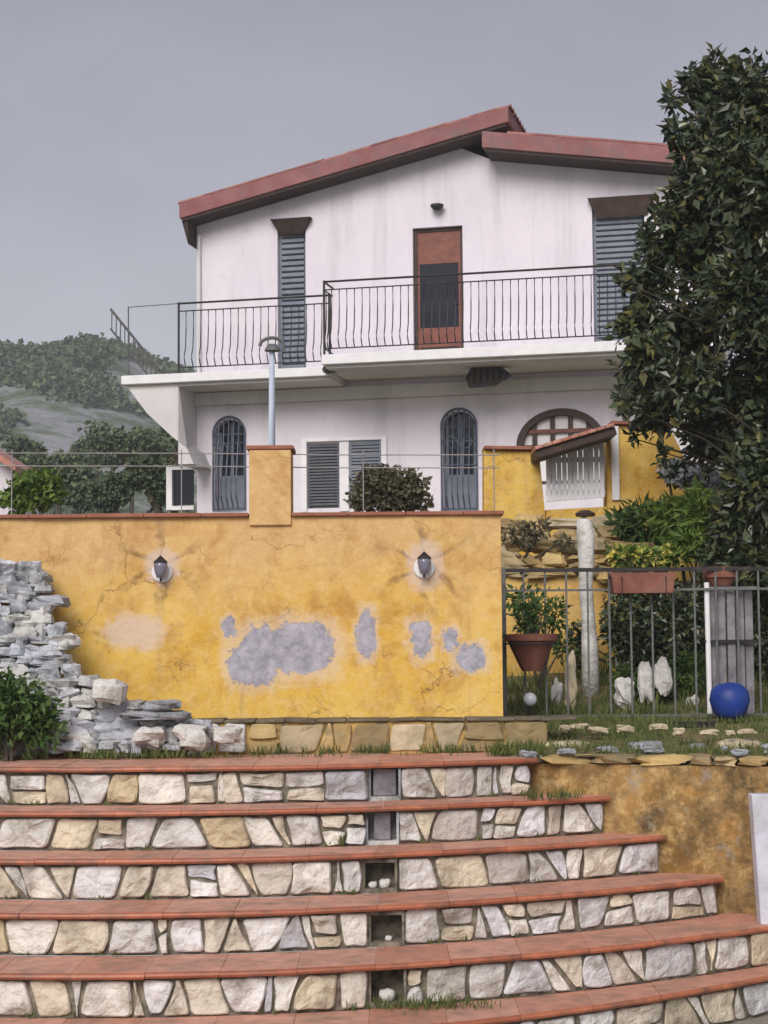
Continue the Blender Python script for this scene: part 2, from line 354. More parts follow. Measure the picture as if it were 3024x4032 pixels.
# ------------------------------------------------------------------ ground
RS = .195                                           # step rise
def dcurve(k, x):                                  # plan of the nosing of step k
    dc = (9.0, 8.72, 8.42, 8.05, 7.66, 7.25)[k]; a = (.11, .118, .124, .126, .12, .145)[k]
    return dc + a*(x+1.2)**2
def wline(x): return 9.55 - .35*(x-.79)            # plan of the retaining wall right of the steps
def sm(a, b, x):
    t = max(0, min(1, (x-a)/(b-a))); return t*t*(3-2*t)
def gh(x, y):
    left = 1.0 + (2.65-1.0)*sm(11, 29, y)
    right = .0 + 1*.12*sm(9.3, 11.2, y) + .3*sm(11.6, 13, y) + .95*sm(13, 15, y) + 1.28*sm(15, 29, y)
    t = sm(.3, .55, x) if y < 14 else sm(.55, 3, x)
    far = 3.0*sm(40, 90, y)
    return left*(1-t)+right*t + far

mb = MB()                                          # low paved ground in front
mb.add([(-60,-40,-1.17),(60,-40,-1.17),(60,10.1,-1.17),(-60,10.1,-1.17)], [(0,1,2,3)])
S(mb.build('plaza', M['cobble']), kind='structure')
mb = MB()
xs = [-60,-30,-15,-8,-5,-4,-3,-2.5,-2,-1.5,-1,-.5,0,.3,.5,.6,.66,.7,.75,.8,.9,1,1.2,1.5,1.8,2.1,2.5,3,3.5,4,5,7,10,15,30,60]
ts = [0,.004,.01,.02,.035,.05,.07,.1,.13,.17,.22,.28,.35,.45,.6,.8,1]
rows = []
for t in ts:
    row = []
    for x in xs:
        y0 = 10.35 if x < .62 else max(wline(x)+.03, 3)
        y = y0 + (110-y0)*t
        row.append((x, y, gh(x, y)+.02*noise.noise(Vector((x*3, y*3, 0)))*(1 if t > 0 else 0)))
    rows.append(row)
n = len(xs)
mb.add([p for r_ in rows for p in r_], [(i*n+j, i*n+j+1, (i+1)*n+j+1, (i+1)*n+j) for i in range(len(ts)-1) for j in range(n-1)])
S(mb.build('garden_ground', M['soil'], smooth=True), kind='structure')

# hill behind: rocky slope with scrub
def hill_z(x, y):
    base = 3 + 35*sm(95, 225, y)
    ridge = 1 + .0*x
    z = base*ridge + 3.0*noise.noise(Vector((x*.035, y*.03, 1)))*sm(95, 150, y)*1.6 + 1.0*noise.noise(Vector((x*.12, y*.12, 5)))*sm(95,130,y)
    z -= 9*sm(-36, -14, x)*sm(110, 200, y)
    return z
mb = MB(); nx, ny = 150, 60
vv = []
for j in range(ny+1):
    for i in range(nx+1):
        x = -190+380*i/nx; y = 85+230*j/ny; vv.append((x, y, hill_z(x, y)))
mb.add(vv, [(j*(nx+1)+i, j*(nx+1)+i+1, (j+1)*(nx+1)+i+1, (j+1)*(nx+1)+i) for j in range(ny) for i in range(nx)])
m, nt, bs = newmat('hillside'); v = objco(nt)
col = mixc(nt, mrange(nt, nnode(nt, v, .16, 9, .75), .44, .56), (.27,.28,.30), (.085,.12,.06))
col = mixc(nt, mrange(nt, nnode(nt, v, .5, 7, .7), .5, .7), col, (.13,.17,.10))
nt.links.new(col, bs.inputs['Base Color']); bs.inputs['Roughness'].default_value = .95; bump(nt, bs, nnode(nt, v, .8, 8), .8, .8)
S(mb.build('hill', m, smooth=True), kind='structure')
g = random.Random(3); mb = MB()
for _ in range(7000):
    y = g.uniform(97, 240); x = g.uniform(-.27, -.08)*y if g.random() < .85 else g.uniform(-.5, .5)*y
    z = hill_z(x, y); hh = (z-6)/30
    nn = noise.noise(Vector((x*.09, y*.05, 9)))
    if nn < -.04-.35*sm(.55, .95, hh)+.25*sm(.75,.45,hh)*sm(.15,.35,hh): continue
    s_ = g.uniform(.45, 1.25)
    cloud(mb, [((x, y, z+s_*.3), s_*1.3, s_*1.3, s_*.6)], 20, .60, .30, g, .6)
S(mb.build('hillside_scrub', M['leafh']), 'grey green scrub covering the rocky slope of the far hill', 'scrub', kind='stuff')

# ------------------------------------------------------------------ the stone steps
ENDX = (.80, 1.17, 1.45, 1.71, 2.25, 2.5)
XL = -3.6
steps = thing('stone_steps', (0, 8.0, -1.17), 'wide curved flight of stone steps with terracotta edged treads', 'steps')
NICHE = (477, 474, 471, 479, 480)
def nx_of(k):
    y = dcurve(k, 0); px = NICHE[k]
    d = ray(px, 1000 + 50*k); return d.x/d.y*y
def chaikin(poly, it=2):
    for _ in range(it):
        q = []
        for i in range(len(poly)):
            a = poly[i]; b = poly[(i+1) % len(poly)]
            q.append((a[0]*.84+b[0]*.16, a[1]*.84+b[1]*.16)); q.append((a[0]*.16+b[0]*.84, a[1]*.16+b[1]*.84))
        poly = q
    return poly
def stone_poly(mb, poly, place, g, gap=.007, bulge=.024):
    cx = sum(p[0] for p in poly)/len(poly); cz = sum(p[1] for p in poly)/len(poly)
    zlo_ = min(p[1] for p in poly); zhi_ = max(p[1] for p in poly)
    w = max(p[0] for p in poly)-min(p[0] for p in poly); h = max(p[1] for p in poly)-min(p[1] for p in poly)
    sx = max(.3, 1-2*gap/w); sz = max(.3, 1-2*gap/h)
    poly = [(cx+(p[0]-cx)*sx+g.uniform(-.004,.004), cz+(p[1]-cz)*sz+g.uniform(-.003,.003)) for p in poly]
    # subdivide edges then round
    q = []
    for i in range(len(poly)):
        a = poly[i]; b = poly[(i+1)%len(poly)]; ja = .012; q.append((a[0]+g.uniform(-ja,ja), a[1]+g.uniform(-.006,.006))); q.append(((a[0]+b[0])/2+g.uniform(-.010,.010), (a[1]+b[1])/2+g.uniform(-.007,.007)))
    q = [(min(max(p[0], cx-w*.5), cx+w*.5), min(max(p[1], zlo_+.001), zhi_-.001)) for p in q]
    poly = chaikin(q, 2); n = len(poly); vv = []; bl = bulge*g.uniform(.6, 1.3)
    so = g.uniform(0, 99)
    for sc, dp in ((1.0, 0.006), (.985, -.65), (.90, -.95), (.50, -1.0)):
        for p in poly:
            x = cx+(p[0]-cx)*sc; z = cz+(p[1]-cz)*sc
            e = dp if dp > 0 else dp*bl*(1+.85*noise.noise(Vector((x*17+so, z*17, so))))
            vv.append(place(x, z, e))
    vv.append(place(cx, cz, -bl*1.0))
    fs = []
    for r_ in range(3):
        for i in range(n): fs.append((r_*n+i, r_*n+(i+1)%n, (r_+1)*n+(i+1)%n, (r_+1)*n+i))
    for i in range(n): fs.append((3*n+i, 3*n+(i+1)%n, 4*n))
    mb.add(vv, fs)
def stones_row(mb, x0, x1, z0, z1, place, g, wmin=.10, wmax=.26, bulge=.024, psplit=.4):
    x = x0; lo = 0.; hi = 0.
    while x < x1-.02:
        w = g.uniform(wmin, wmax); nxt = min(x1, x+w)
        if x1-nxt < wmin*.6: nxt = x1
        last = nxt >= x1-1e-6
        js = min(.05, w*.3); nlo = 0 if last else g.uniform(-js, js); nhi = 0 if last else g.uniform(-js, js)
        A = (x+lo, z0); B = (nxt+nlo, z0); C = (nxt+nhi, z1); D = (x+hi, z1)
        r_ = g.random(); wd = nxt-x
        if r_ < psplit*.55 and wd > .13:                        # diagonal split
            if g.random() < .5:
                t = g.uniform(.35,.75); E = (A[0]+(B[0]-A[0])*t, z0)
                stone_poly(mb, [A, E, (D[0]+.015, D[1]), D], place, g, bulge=bulge)
                stone_poly(mb, [E, B, C, (D[0]+.02, D[1])], place, g, bulge=bulge)
            else:
                t = g.uniform(.3,.7); E = (D[0]+(C[0]-D[0])*t, z1)
                stone_poly(mb, [A, (B[0]-.015, z0), E, D], place, g, bulge=bulge)
                stone_poly(mb, [(B[0]-.01, z0), B, C, E], place, g, bulge=bulge)
        elif r_ < psplit:
            zm = z0+(z1-z0)*g.uniform(.4,.62); zn = zm+g.uniform(-.02,.02)
            stone_poly(mb, [A, B, (nxt+(nlo+nhi)/2, zn), (x+(lo+hi)/2, zm)], place, g, bulge=bulge)
            stone_poly(mb, [(x+(lo+hi)/2, zm), (nxt+(nlo+nhi)/2, zn), C, D], place, g, bulge=bulge)
        else:
            stone_poly(mb, [A, B, C, D], place, g, bulge=bulge)
        x = nxt; lo, hi = nlo, nhi
TH = .028
for k in range(6):
    g = random.Random(40+k)
    ztop = -k*RS; xe = ENDX[k]
    # tread: tiles with a rounded nosing
    mb = MB(); x = XL
    cuts = [XL]
    while cuts[-1] < xe-.2: cuts.append(cuts[-1]+g.uniform(.315,.335))
    cuts[-1] = xe
    if cuts[-1]-cuts[-2] < .12: cuts.pop(-2)
    for i in range(len(cuts)-1):
        a = cuts[i]+.0008; b = cuts[i+1]-.0008; dz = g.uniform(-.0015, .001); dy = g.uniform(-.005, .004)
        prof = [(.0, -TH*.55), (.004, -TH*.2), (.018, -.001), (.05, 0), (.30, 0)]
        sub = 4; rows = []
        for j in range(sub+1):
            xx = a+(b-a)*j/sub; d0 = dcurve(k, xx)+dy
            if k == 0: back = 9.96 if xx < .66 else 9.72
            else: back = (dcurve(k-1, xx)+.045) if xx < ENDX[k-1]-.03 else wline(xx)+.02
            back = max(back, d0+.12)
            pr = [(.045, -TH), (.006, -TH*.93)]+prof[:-1]
            row = [(xx, d0+p[0], ztop+dz+p[1]) for p in pr]+[(xx, back, ztop+dz), (xx, back, ztop+dz-TH)]
            rows.append(row)
        m_ = len(rows[0]); vv = [p for r_ in rows for p in r_]
        fs = [(j*m_+i2, (j+1)*m_+i2, (j+1)*m_+(i2+1)%m_, j*m_+(i2+1)%m_) for j in range(sub) for i2 in range(m_)]
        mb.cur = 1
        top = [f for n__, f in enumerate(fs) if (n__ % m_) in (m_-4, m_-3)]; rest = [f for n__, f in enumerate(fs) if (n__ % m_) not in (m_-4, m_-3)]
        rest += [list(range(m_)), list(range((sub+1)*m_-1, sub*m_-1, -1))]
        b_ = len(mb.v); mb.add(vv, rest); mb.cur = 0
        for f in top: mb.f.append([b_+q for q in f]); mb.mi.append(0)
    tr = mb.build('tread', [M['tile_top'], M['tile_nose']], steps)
    # riser: mortar bed, then stones standing proud of it
    SB = .05
    xn = nx_of(k) if k < 5 else None; nw = .083
    z0 = ztop-RS-.002; z1 = ztop-TH-.001
    def place(x, z, e, k=k): return (x, dcurve(k, x)+SB+.012+e, z)
    spans = [(XL, xe-.035)] if xn is None else [(XL, xn-nw), (xn+nw, xe-.035)]
    for si, (a, b) in enumerate(spans):
        mb = MB(); cnt = max(2, int((b-a)/.08)); vv = []
        for i in range(cnt+1):
            xx = a+(b-a)*i/cnt; y = dcurve(k, xx)+SB+.012; yb = y+.06
            vv += [(xx, y, z0), (xx, y, z1), (xx, yb, z1), (xx, yb, z0)]
        fs = [(i*4+j, (i+1)*4+j, (i+1)*4+(j+1)%4, i*4+(j+1)%4) for i in range(cnt) for j in range(4)]
        fs += [(3,2,1,0), (cnt*4, cnt*4+1, cnt*4+2, cnt*4+3)]
        mb.add(vv, fs); bed = mb.build('riser', M['mortar'], steps)
        mb = MB(); stones_row(mb, a, b, z0+.004, z1-.002, place, g, .085, .25, .028, .45)
        if si == len(spans)-1:
            xr = xe-.035; yr = dcurve(k, xr)+SB; yl = yr+.01
            def place_r(x, z, e, xr=xr): return (xr-.004-e*.8, x, z)
            if wline(xr)-yl > .12: stones_row(mb, yl, wline(xr), z0+.004, z1-.002, place_r, g, .12, .22, .02, 0)
        mb.build('facing_stones', M['stone'], bed)
    # return wall at the right end
    mb = MB()
    xr = xe-.035; yr = dcurve(k, xr)+SB
    mb.box(xr-.05, xr-.004, yr+.08, max(yr+.1, wline(xr)+.02), z0, z1)
    mb.build('end_wall', M['mortar'], steps)
    if xn is not None:
        yy = dcurve(k, xn)+SB
        mb = MB(); dpt = .16; t_ = .012
        mb.box(xn-nw, xn-nw+t_, yy, yy+dpt, z0, z1-.003); mb.box(xn+nw-t_, xn+nw, yy, yy+dpt, z0, z1-.003)
        mb.box(xn-nw, xn+nw, yy+dpt, yy+dpt+.02, z0, z1-.003); mb.box(xn-nw+t_, xn+nw-t_, yy+.001, yy+dpt-.001, z0, z0+.022)
        if k in (2, 3): mb.box(xn-nw+t_+.001, xn+nw-t_-.001, yy-.004, yy+.05, z1-.022, z1-.004)
        mb.build('light_niche', M['mortar'] if k not in (0, 1) else M['rubble'], bed)
        if k in (0, 1):
            mb = MB(); o_ = .012 if k == 0 else .03
            mb.box(xn-nw+t_+o_, xn+nw-t_-o_, yy+.02, yy+.05, z0+.024, z1-.006)
            mb.build('niche_cover', M['gwood'], bed, bevel=.004)
# pebbles sitting in the niches
lab = ['small white pebble left of its pair in the open niche of the third step', 'rounded pale pebble right of its pair in the third step niche',
       'single white pebble lying in the black niche of the fourth step', 'flat pale stone in the lowest grassy niche of the steps']
for i, (k, dx, s_) in enumerate(((2, -.035, .020), (2, .022, .027), (3, .01, .016), (4, .0, .034))):
    xn = nx_of(k)+dx; yy = dcurve(k, xn)+.085; zb = -k*RS-RS+.020
    mb = MB().rock((xn, yy, zb+s_*.75), s_, s_, s_*.8, 5+i, .2)
    lone(mb, 'pebble', M['wrock'], (xn, yy, zb), lab[i], 'pebble', smooth=True)

# retaining wall at the right of the steps (below terrace level)
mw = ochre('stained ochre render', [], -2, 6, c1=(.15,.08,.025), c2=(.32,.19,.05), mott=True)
rw = thing('retaining_wall', (1.6, wline(1.6), -1.17), 'low stained ochre retaining wall beside the right ends of the steps', 'wall')
mb = MB(); xa, xb = .62, 4.2
def rwpt(x, off, z): nrm = Vector((.35, 1, 0)).normalized(); return Vector((x, wline(x), z))+nrm*off
cnt = 40; vv = []
for i in range(cnt+1):
    x = xa+(xb-xa)*i/cnt
    for (o_, z) in ((0, -1.17), (.004, -.035), (.22, -.035), (.22, -1.17)):
        p = rwpt(x, o_, z); vv.append(p)
mb.add(vv, [(i*4+j, (i+1)*4+j, (i+1)*4+(j+1)%4, i*4+(j+1)%4) for i in range(cnt) for j in range(4)]+[(3,2,1,0),(cnt*4,cnt*4+1,cnt*4+2,cnt*4+3)])
rwall = mb.build('wall_face', mw, rw)
mb = MB(); g = random.Random(88)
x = xa
while x < xb:
    w = g.uniform(.10,.30); c = rwpt(x+w/2, .10, -.014); s_ = g.uniform(.018,.032)
    mb.rock(c, w*.52, .12, s_, int(x*50), .38, 10, 7, .55); x += w*.98
mb.build('coping_stones', M['rock'], rw)

# ------------------------------------------------------------------ main ochre garden wall
YW = 10.2
pTL = P(0, 637, YW); pTR = P(620, 640, YW)
ztop = P(300, 641, YW).z; xr = P(622, 760, YW).x; zb = 0.0
xp0 = P(309, 600, YW).x; xp1 = P(361, 600, YW).x; zp = P(335, 558, YW).z
gw = thing('garden_wall', (-1, YW, 0), 'long worn ochre plaster wall with grey patches above the steps', 'wall')
def gp(px, py): q = P(px, py, YW); return q.x+1, q.z
def el(x0, y0, x1, y1):
    a = gp(x0, y0); b = gp(x1, y1)
    return ((a[0]+b[0])/2, (a[1]+b[1])/2, abs(b[0]-a[0])/2, abs(b[1]-a[1])/2)
patches = [el(283,798,345,850), el(330,772,415,835), el(300,775,345,830), el(442,758,466,812), el(508,768,535,814), el(548,778,568,808), el(566,800,604,832), el(276,765,292,790)]
pale = [el(130,762,205,805), el(180,680,222,722), el(505,670,550,730)]
MW = ochre('worn ochre plaster', patches, .45, 1.3, pale, [(*gp(199,702), .32), (*gp(526,700), .36)])
# front face modelled as a fine grid with gentle undulation
mb = MB(); nx_, nz_ = 120, 30; x0_ = -6.0
def und(x, z): return .012*noise.noise(Vector((x*2.2, z*2.6, 3)))+.004*noise.noise(Vector((x*9, z*9, 3)))
vv = []
for j in range(nz_+1):
    for i in range(nx_+1):
        x = x0_+(xr-x0_)*i/nx_; z = ztop*j/nz_; vv.append((x, YW+und(x, z), z))
base = len(vv)
fs = [(j*(nx_+1)+i, j*(nx_+1)+i+1, (j+1)*(nx_+1)+i+1, (j+1)*(nx_+1)+i) for j in range(nz_) for i in range(nx_)]
mb.add(vv, fs)
mb.box(x0_, xr-.001, YW+.03, YW+.22, 0, ztop-.003)
# side cheek at right end
mb.add([(xr, YW+und(xr,0)-.001, 0), (xr, YW+.22, 0), (xr, YW+.22, ztop-.001), (xr, YW-.001+und(xr,ztop), ztop-.001)], [(0,1,2,3)])
mb.build('wall_face', MW, gw, smooth=True)
mb = MB(); mb.box(xp0, xp1, YW-.022, YW+.235, ztop-.05, zp)
mb.build('pillar', MW, gw, bevel=.006, seg=2)
mb = MB(); mb.box(xp0-.015, xp1+.015, YW-.03, YW+.26, zp+.001, zp+.026)
mb.build('pillar_cap', M['tile_d'], gw, bevel=.005)
for (a, b) in ((x0_, xp0-.002), (xp1+.002, xr+.02)):
    mb = MB(); x = a
    while x < b-.02:
        e = min(b, x+.33); mb.box(x, e-.002, YW-.032+rng.uniform(-.003,.003), YW+.25, ztop+.001, ztop+.024+rng.uniform(-.002,.002)); x = e
    mb.build('coping', M['tile_d'], gw, bevel=.004)
# stone footing
ZF = P(420, 891, 9.94).z
mb = MB(); mb.box(x0_, .9, 9.955, 10.19, 0, ZF-.02)
ft = mb.build('footing', gen('footing render', (.40,.25,.07), (.55,.37,.13), 6, .9, .5, .02, c3=(.16,.12,.06), s3=7, f3=(.5,.62)), gw)
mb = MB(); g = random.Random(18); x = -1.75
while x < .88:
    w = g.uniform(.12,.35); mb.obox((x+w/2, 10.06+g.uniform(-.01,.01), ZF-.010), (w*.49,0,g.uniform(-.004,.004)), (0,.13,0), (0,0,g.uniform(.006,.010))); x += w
mb.build('shadow_line_slabs', gen('shadow line ledge', (.10,.085,.06), (.19,.16,.11), 9, .95, .5, .02), ft, bevel=.003)  # dark slab colour stands in for the shadow line along the footing top
mb = MB(); g = random.Random(12)
def place_f(x, z, e): return (x, 9.952+e*1.3, z)
stones_row(mb, x0_, P(305, 900, 9.94).x, .002, ZF-.012, place_f, g, .12, .3, .03)
mb.build('footing_stones', M['stone'], ft)
mb = MB(); stones_row(mb, P(308, 900, 9.94).x, .9, .002, ZF-.02, place_f, g, .07, .24, .013, .8)
mb.build('footing_stones', M['rock'], ft)

# wall lanterns
def lantern(px, py, tilt, label):
    c = P(px, py, YW-.07); K = 1.12
    t = thing('wall_lantern', (c.x, YW, c.z-.09), label, 'wall lamp', 'lanterns fixed to the ochre wall')
    x, y, z = c
    mb = MB(); mb.lathe([(.001,-.006),(.062,-.006),(.058,.004),(.001,.006)], (0,0,0), 18)
    rot = Matrix.Rotation(R(90), 4, 'X')
    mb.v = [rot @ v + Vector((x, YW-.010, z-.03)) for v in mb.v]
    mb.build('back_plate', M['trim'], t)
    mb = MB(); mb.tube([(x, YW-.01, z-.03), (x-.002, YW-.05, z-.085), (x, y, z-.085), (x, y, z-.06)], .006)
    mb.build('bracket', M['iron'], t)
    mb = MB(); mb.lathe([(a_*K, b_*K) for a_, b_ in [(.001,-.06),(.02,-.058),(.03,-.03),(.036,.0),(.034,.022)]], (x, y, z), 12); mb.build('globe', M['smoke'], t, smooth=True)
    mb = MB(); mb.lathe([(a_*K, b_*K) for a_, b_ in [(.037,.018),(.034,.026),(.016,.042),(.006,.052),(.001,.056)]], (x, y, z), 12); mb.build('lamp_cap', M['iron'], t)
lantern(199, 702, 0, 'dark glass wall lantern left of the two on the ochre wall')
lantern(526, 697, 0, 'dark glass wall lantern nearer the right end of the ochre wall')

# wires above the wall
wf = thing('wire_fence', (-1, YW+.16, ztop), 'two thin horizontal wires on slim rods above the ochre wall', 'wire fence')
for py in (561, 577):
    mb = MB(); a = P(-160, py-1, YW+.16); b = P(620, py+3, YW+.16)
    mb.tube([a, a.lerp(b, .25)-Vector((0,0,.004)), a.lerp(b, .5), a.lerp(b, .75)-Vector((0,0,.004)), b], .0036, 6); mb.build('wire', M['wire'], wf)
for px in (-100, 15, 225, 450, 612):
    a = P(px, 557, YW+.17); mb = MB(); mb.tube([(a.x, a.y, ztop+.01), (a.x, a.y, a.z)], .0035, 6); mb.build('rod', M['wire'], wf)

# ------------------------------------------------------------------ rubble wall at left, loose stones
g = random.Random(21)
mb = MB()
def heap_top(px):
    pts = [(-60,690),(0,698),(40,700),(58,715),(75,770),(92,825),(120,845),(170,870),(240,893)]
    for (a, b), (c, d) in zip(pts, pts[1:]):
        if px <= c: return b+(d-b)*(px-a)/(c-a)
    return 893
for row in range(19):
    py = 925-row*13
    px = -170 + g.uniform(0, 14)
    while px < 240:
        w = g.uniform(14, 36)
        if py >= heap_top(px+w/2)+2:
            Y = 9.72+ (925-py)/230*.34; q = P(px+w/2, py, Y)
            s_ = w/220*.55
            mb.rock(q+Vector((0,0,g.uniform(-.012,.012))), s_*.98, .075, g.uniform(.026,.05), g.randrange(999), .42, 9, 7, boxy=.6)
        px += w*.93
a = P(-170, 700, 9.9); 
lone(mb, 'rubble_wall', M['rubble'], (-2, 9.5, 0), 'heaped dry wall of blue grey rubble sloping down at the left', 'stone wall')
for (x0, x1, y0, y1, lb) in ((118,156,842,872,'pale squarish block lying on the slope of the rubble wall'),
                             (175,222,868,880,'flat pale slab, upper of the two on the low end of the rubble wall'),
                             (150,238,881,893,'long flat grey slab under the smaller slab at the wall foot'),
                             (165,205,900,925,'rounded white stone left of its neighbour below the grey slab'),
                             (218,258,898,928,'rounded white stone standing right of its neighbour at the wall foot'),
                             (265,300,902,922,'small pale stone where the grey footing meets the ochre one')):
    Y = 9.64; a = P(x0, y1, Y); b = P(x1, y0, Y)
    mb = MB().rock(((a.x+b.x)/2, Y, (a.z+b.z)/2), (b.x-a.x)/2, .09, (b.z-a.z)/2, x0, .34, 11, 7, .62)
    lone(mb, 'loose_stone', M['wrock'] if y1-y0 > 15 else M['rubble'], ((a.x+b.x)/2, Y, a.z), lb, 'stone', 'loose stones at the left wall foot')

# shrub in the lower left corner
def shrub(name, blobs, n, L, w, mat, label, cat, base, stems=5, seed=1, group=None, shell=.4, extra=None):
    g = random.Random(seed); t = thing(name, base, label, cat, group)
    mb = MB(); cloud(mb, blobs, n, L, w, g, shell, clump=.35); mb.build('foliage', mat, t)
    mb = MB()
    for i in range(stems):
        b = g.choice(blobs); c = Vector(b[0])+rv(g)*b[1]*.3
        p0 = Vector(base)+Vector((g.uniform(-.03,.03), g.uniform(-.03,.03), 0))
        mb.tube([p0, p0.lerp(c, .5)+rv(g)*.02, c], .012*max(1, b[1]*2), 6, .004)
    mb.build('stems', M['bark'], t)
    if extra:
        mb = MB(); cloud(mb, blobs, extra[1], L*.8, w*1.2, g, .9); mb.build('flowers', extra[0], t)
    return t
def pb(px, py, Y, r, rz=None):                     # blob whose radius is given in picture px
    q = P(px, py, Y); s_ = Y/F
    return (tuple(q), r*s_, r*s_*.8, (rz or r)*s_)
shrub('shrub', [pb(18,880,9.55,42), pb(50,895,9.55,30), pb(-30,880,9.55,45), pb(10,855,9.55,22)], 2600, .05, .014, M['leafg'],
      'dark green shrub in the left corner below the grey rubble wall', 'shrub', (P(10,925,9.55).x, 9.55, 0), seed=5)

# ------------------------------------------------------------------ railing at the right
YF = 11.2
zt = P(780, 706, YF).z; zm = P(780, 731, YF).z; zbm = P(780, 893, YF).z; zg = gh(1.5, YF)-.02
x0 = P(624, 800, YF).x; x1 = P(1010, 800, YF).x
rl = thing('garden_railing', (x0, YF, zg), 'thin iron railing with vertical bars in front of the right garden', 'railing')
for nm, z, r_ in (('top_rail', zt, .012), ('upper_rail', zm, .007), ('bottom_rail', zbm+.03, .008)):
    mb = MB(); mb.box(x0-.02 if nm == 'top_rail' else x0, x1, YF-r_, YF+r_, z-r_, z+r_); mb.build(nm, M['irong'] if nm != 'top_rail' else M['iron'], rl)
for px in (625, 1000):
    x = P(px, 800, YF).x; mb = MB(); mb.box(x-.014, x+.014, YF-.014, YF+.014, zg, zt+.02); mb.build('post', M['irong'], rl)
px = 650; first = None
while px < 1000:
    x = P(px, 800, YF).x
    if first is None:
        mb = MB(); mb.box(-.006, .006, -.006, .006, zbm-zg, zt-zg-.012)
        first = mb.build('bar', M['irong'], rl, local=True); first.location = (x-x0, 0, 0)
    else:
        c = first.copy(); COL.objects.link(c); c.parent = rl; c.location = (x-x0, 0, 0)
    px += 26.5
# hanging pot in its ring
c = P(659, 832, YF-.14); zr = P(659, 786, YF-.14).z; hgt = zr-c.z; r_ = 33*11.1/F
t = thing('hanging_pot', (c.x, c.y, c.z), 'dark terracotta bowl pot held in a ring on the left end of the railing', 'flower pot')
mb = MB(); mb.lathe([(.001,.0),(r_*.36,0),(r_*.5,hgt*.2),(r_*.82,hgt*.7),(r_*.9,hgt*.8),(r_,hgt*.82),(r_*1.02,hgt),(r_*.9,hgt),(r_*.86,hgt*.88),(.001,hgt*.85)], c, 28); mb.build('pot', M['terra'], t, smooth=False)
mb = MB(); pts = [(c.x+math.cos(a)*r_*1.0, c.y+math.sin(a)*r_*1.0, c.z+hgt*.74) for a in [2*math.pi*i/24 for i in range(25)]]; mb.tube(pts, .006, 6)
mb.tube([(c.x-r_*1.45, YF-.01, zr-.01), (c.x-r_*.9, c.y+.03, zr-.015)], .008, 6); mb.tube([(c.x+r_, c.y, zr-.03), (c.x+r_*.9, YF, zr-.03)], .006, 6); mb.build('pot_ring', M['iron'], t)
shrub('potted_plant', [pb(652,765,YF-.12,16,22), pb(668,762,YF-.12,14,24)], 260, .05, .012, M['leafg'], 'sparse green plant growing from the hanging terracotta bowl', 'plant', (c.x, c.y, zr-.02), 8, 8)
# white ball on a stub below the pot
q = P(657, 867, YF-.1); rb = 8.5*11.1/F
t = thing('white_globe', (q.x, q.y, gh(q.x, q.y)), 'small white globe lamp on a short stake under the hanging pot', 'garden lamp')
mb = MB(); mb.lathe([(rb*math.sin(math.pi*i/12)+1e-4, -rb*math.cos(math.pi*i/12)) for i in range(13)], q, 18); mb.build('globe', M['lampglass'], t, smooth=True)
mb = MB(); mb.tube([(q.x, q.y, gh(q.x,q.y)-.03), (q.x, q.y, q.z-rb*.9)], .012, 8); mb.build('stake', M['iron'], t)
# planter box hanging on the top rail
a = P(757, 736, YF-.09); b = P(834, 710, YF-.09)
t = thing('window_box', ((a.x+b.x)/2, YF-.09, a.z), 'long terracotta planter box hung on the railing beside the white column', 'planter')
mb = MB(); hw = (b.x-a.x)/2; cx = (a.x+b.x)/2; hh = b.z-a.z
prof = [(-hw*.94, 0), (hw*.94, 0), (hw, hh*.8), (hw*1.03, hh*.8), (hw*1.03, hh), (-hw*1.03, hh), (-hw*1.03, hh*.8), (-hw, hh*.8)]
mb.prism([(cx+p[0], a.z+p[1]) for p in prof], YF-.17, YF-.02); mb.build('box', M['terra'], t, bevel=.006, seg=2)
for sx in (-.7, .7):
    mb = MB(); mb.tube([(cx+sx*hw, YF+.0, zt+.012), (cx+sx*hw, YF-.02, b.z), (cx+sx*hw, YF-.185, b.z-.03), (cx+sx*hw, YF-.185, a.z-.008), (cx+sx*hw, YF-.02, a.z-.008)], .004, 6)
    mb.build('hanger', M['iron'], t)
# small pot on the right
a = P(893, 716, YF+.1); b = P(893, 703, YF+.1); r_ = 22*11.1/F
t = thing('pink_pot', (a.x, a.y, a.z-.06), 'pink terracotta bowl on the grey barrel at the right end of the railing', 'flower pot')
mb = MB(); mb.lathe([(.001,-.055),(r_*.6,-.055),(r_*.85,-.01),(r_,0),(r_*1.02,b.z-a.z),(r_*.9,b.z-a.z),(.001,.02)], a, 24); mb.build('pot', M['terra'], t)
# grey barrel / weathered boards behind rail
bx = P(905, 800, YF+.1); t = thing('grey_barrel', (bx.x, YF+.1, zg), 'weathered grey board stand behind the railing under the pink bowl', 'stand')
w_ = 29*11.1/F; ztop_b = a.z-.06
for i in range(5):
    mb = MB(); xx = bx.x-w_+2*w_*(i+.5)/5; mb.box(xx-w_/5+.004, xx+w_/5-.004, YF+.04+abs(i-2)*.012, YF+.07+abs(i-2)*.012, zg, ztop_b-.005*i % .02); mb.build('board', M['gwood'], t, bevel=.004)
mb = MB(); mb.box(bx.x-w_-.01, bx.x+w_+.02, YF+.03, YF+.22, ztop_b-.012, ztop_b); mb.build('top_board', M['gwood'], t)
mb = MB(); z_ = P(900, 795, YF).z; mb.box(bx.x-w_-.03, bx.x+w_+.3, YF+.02, YF+.036, z_-.010, z_+.010); mb.build('band', M['blackp'], t)
# white slim post right
q0 = P(880, 880, YF+.03); q1 = P(880, 722, YF+.03)
mb = MB(); mb.tube([(q0.x, q0.y, zg), (q0.x-.004, q1.y, q1.z)], .017, 10)
lone(mb, 'white_pipe', M['trim'], (q0.x, q0.y, zg), 'slim white pipe standing at the left edge of the grey board stand', 'pipe')
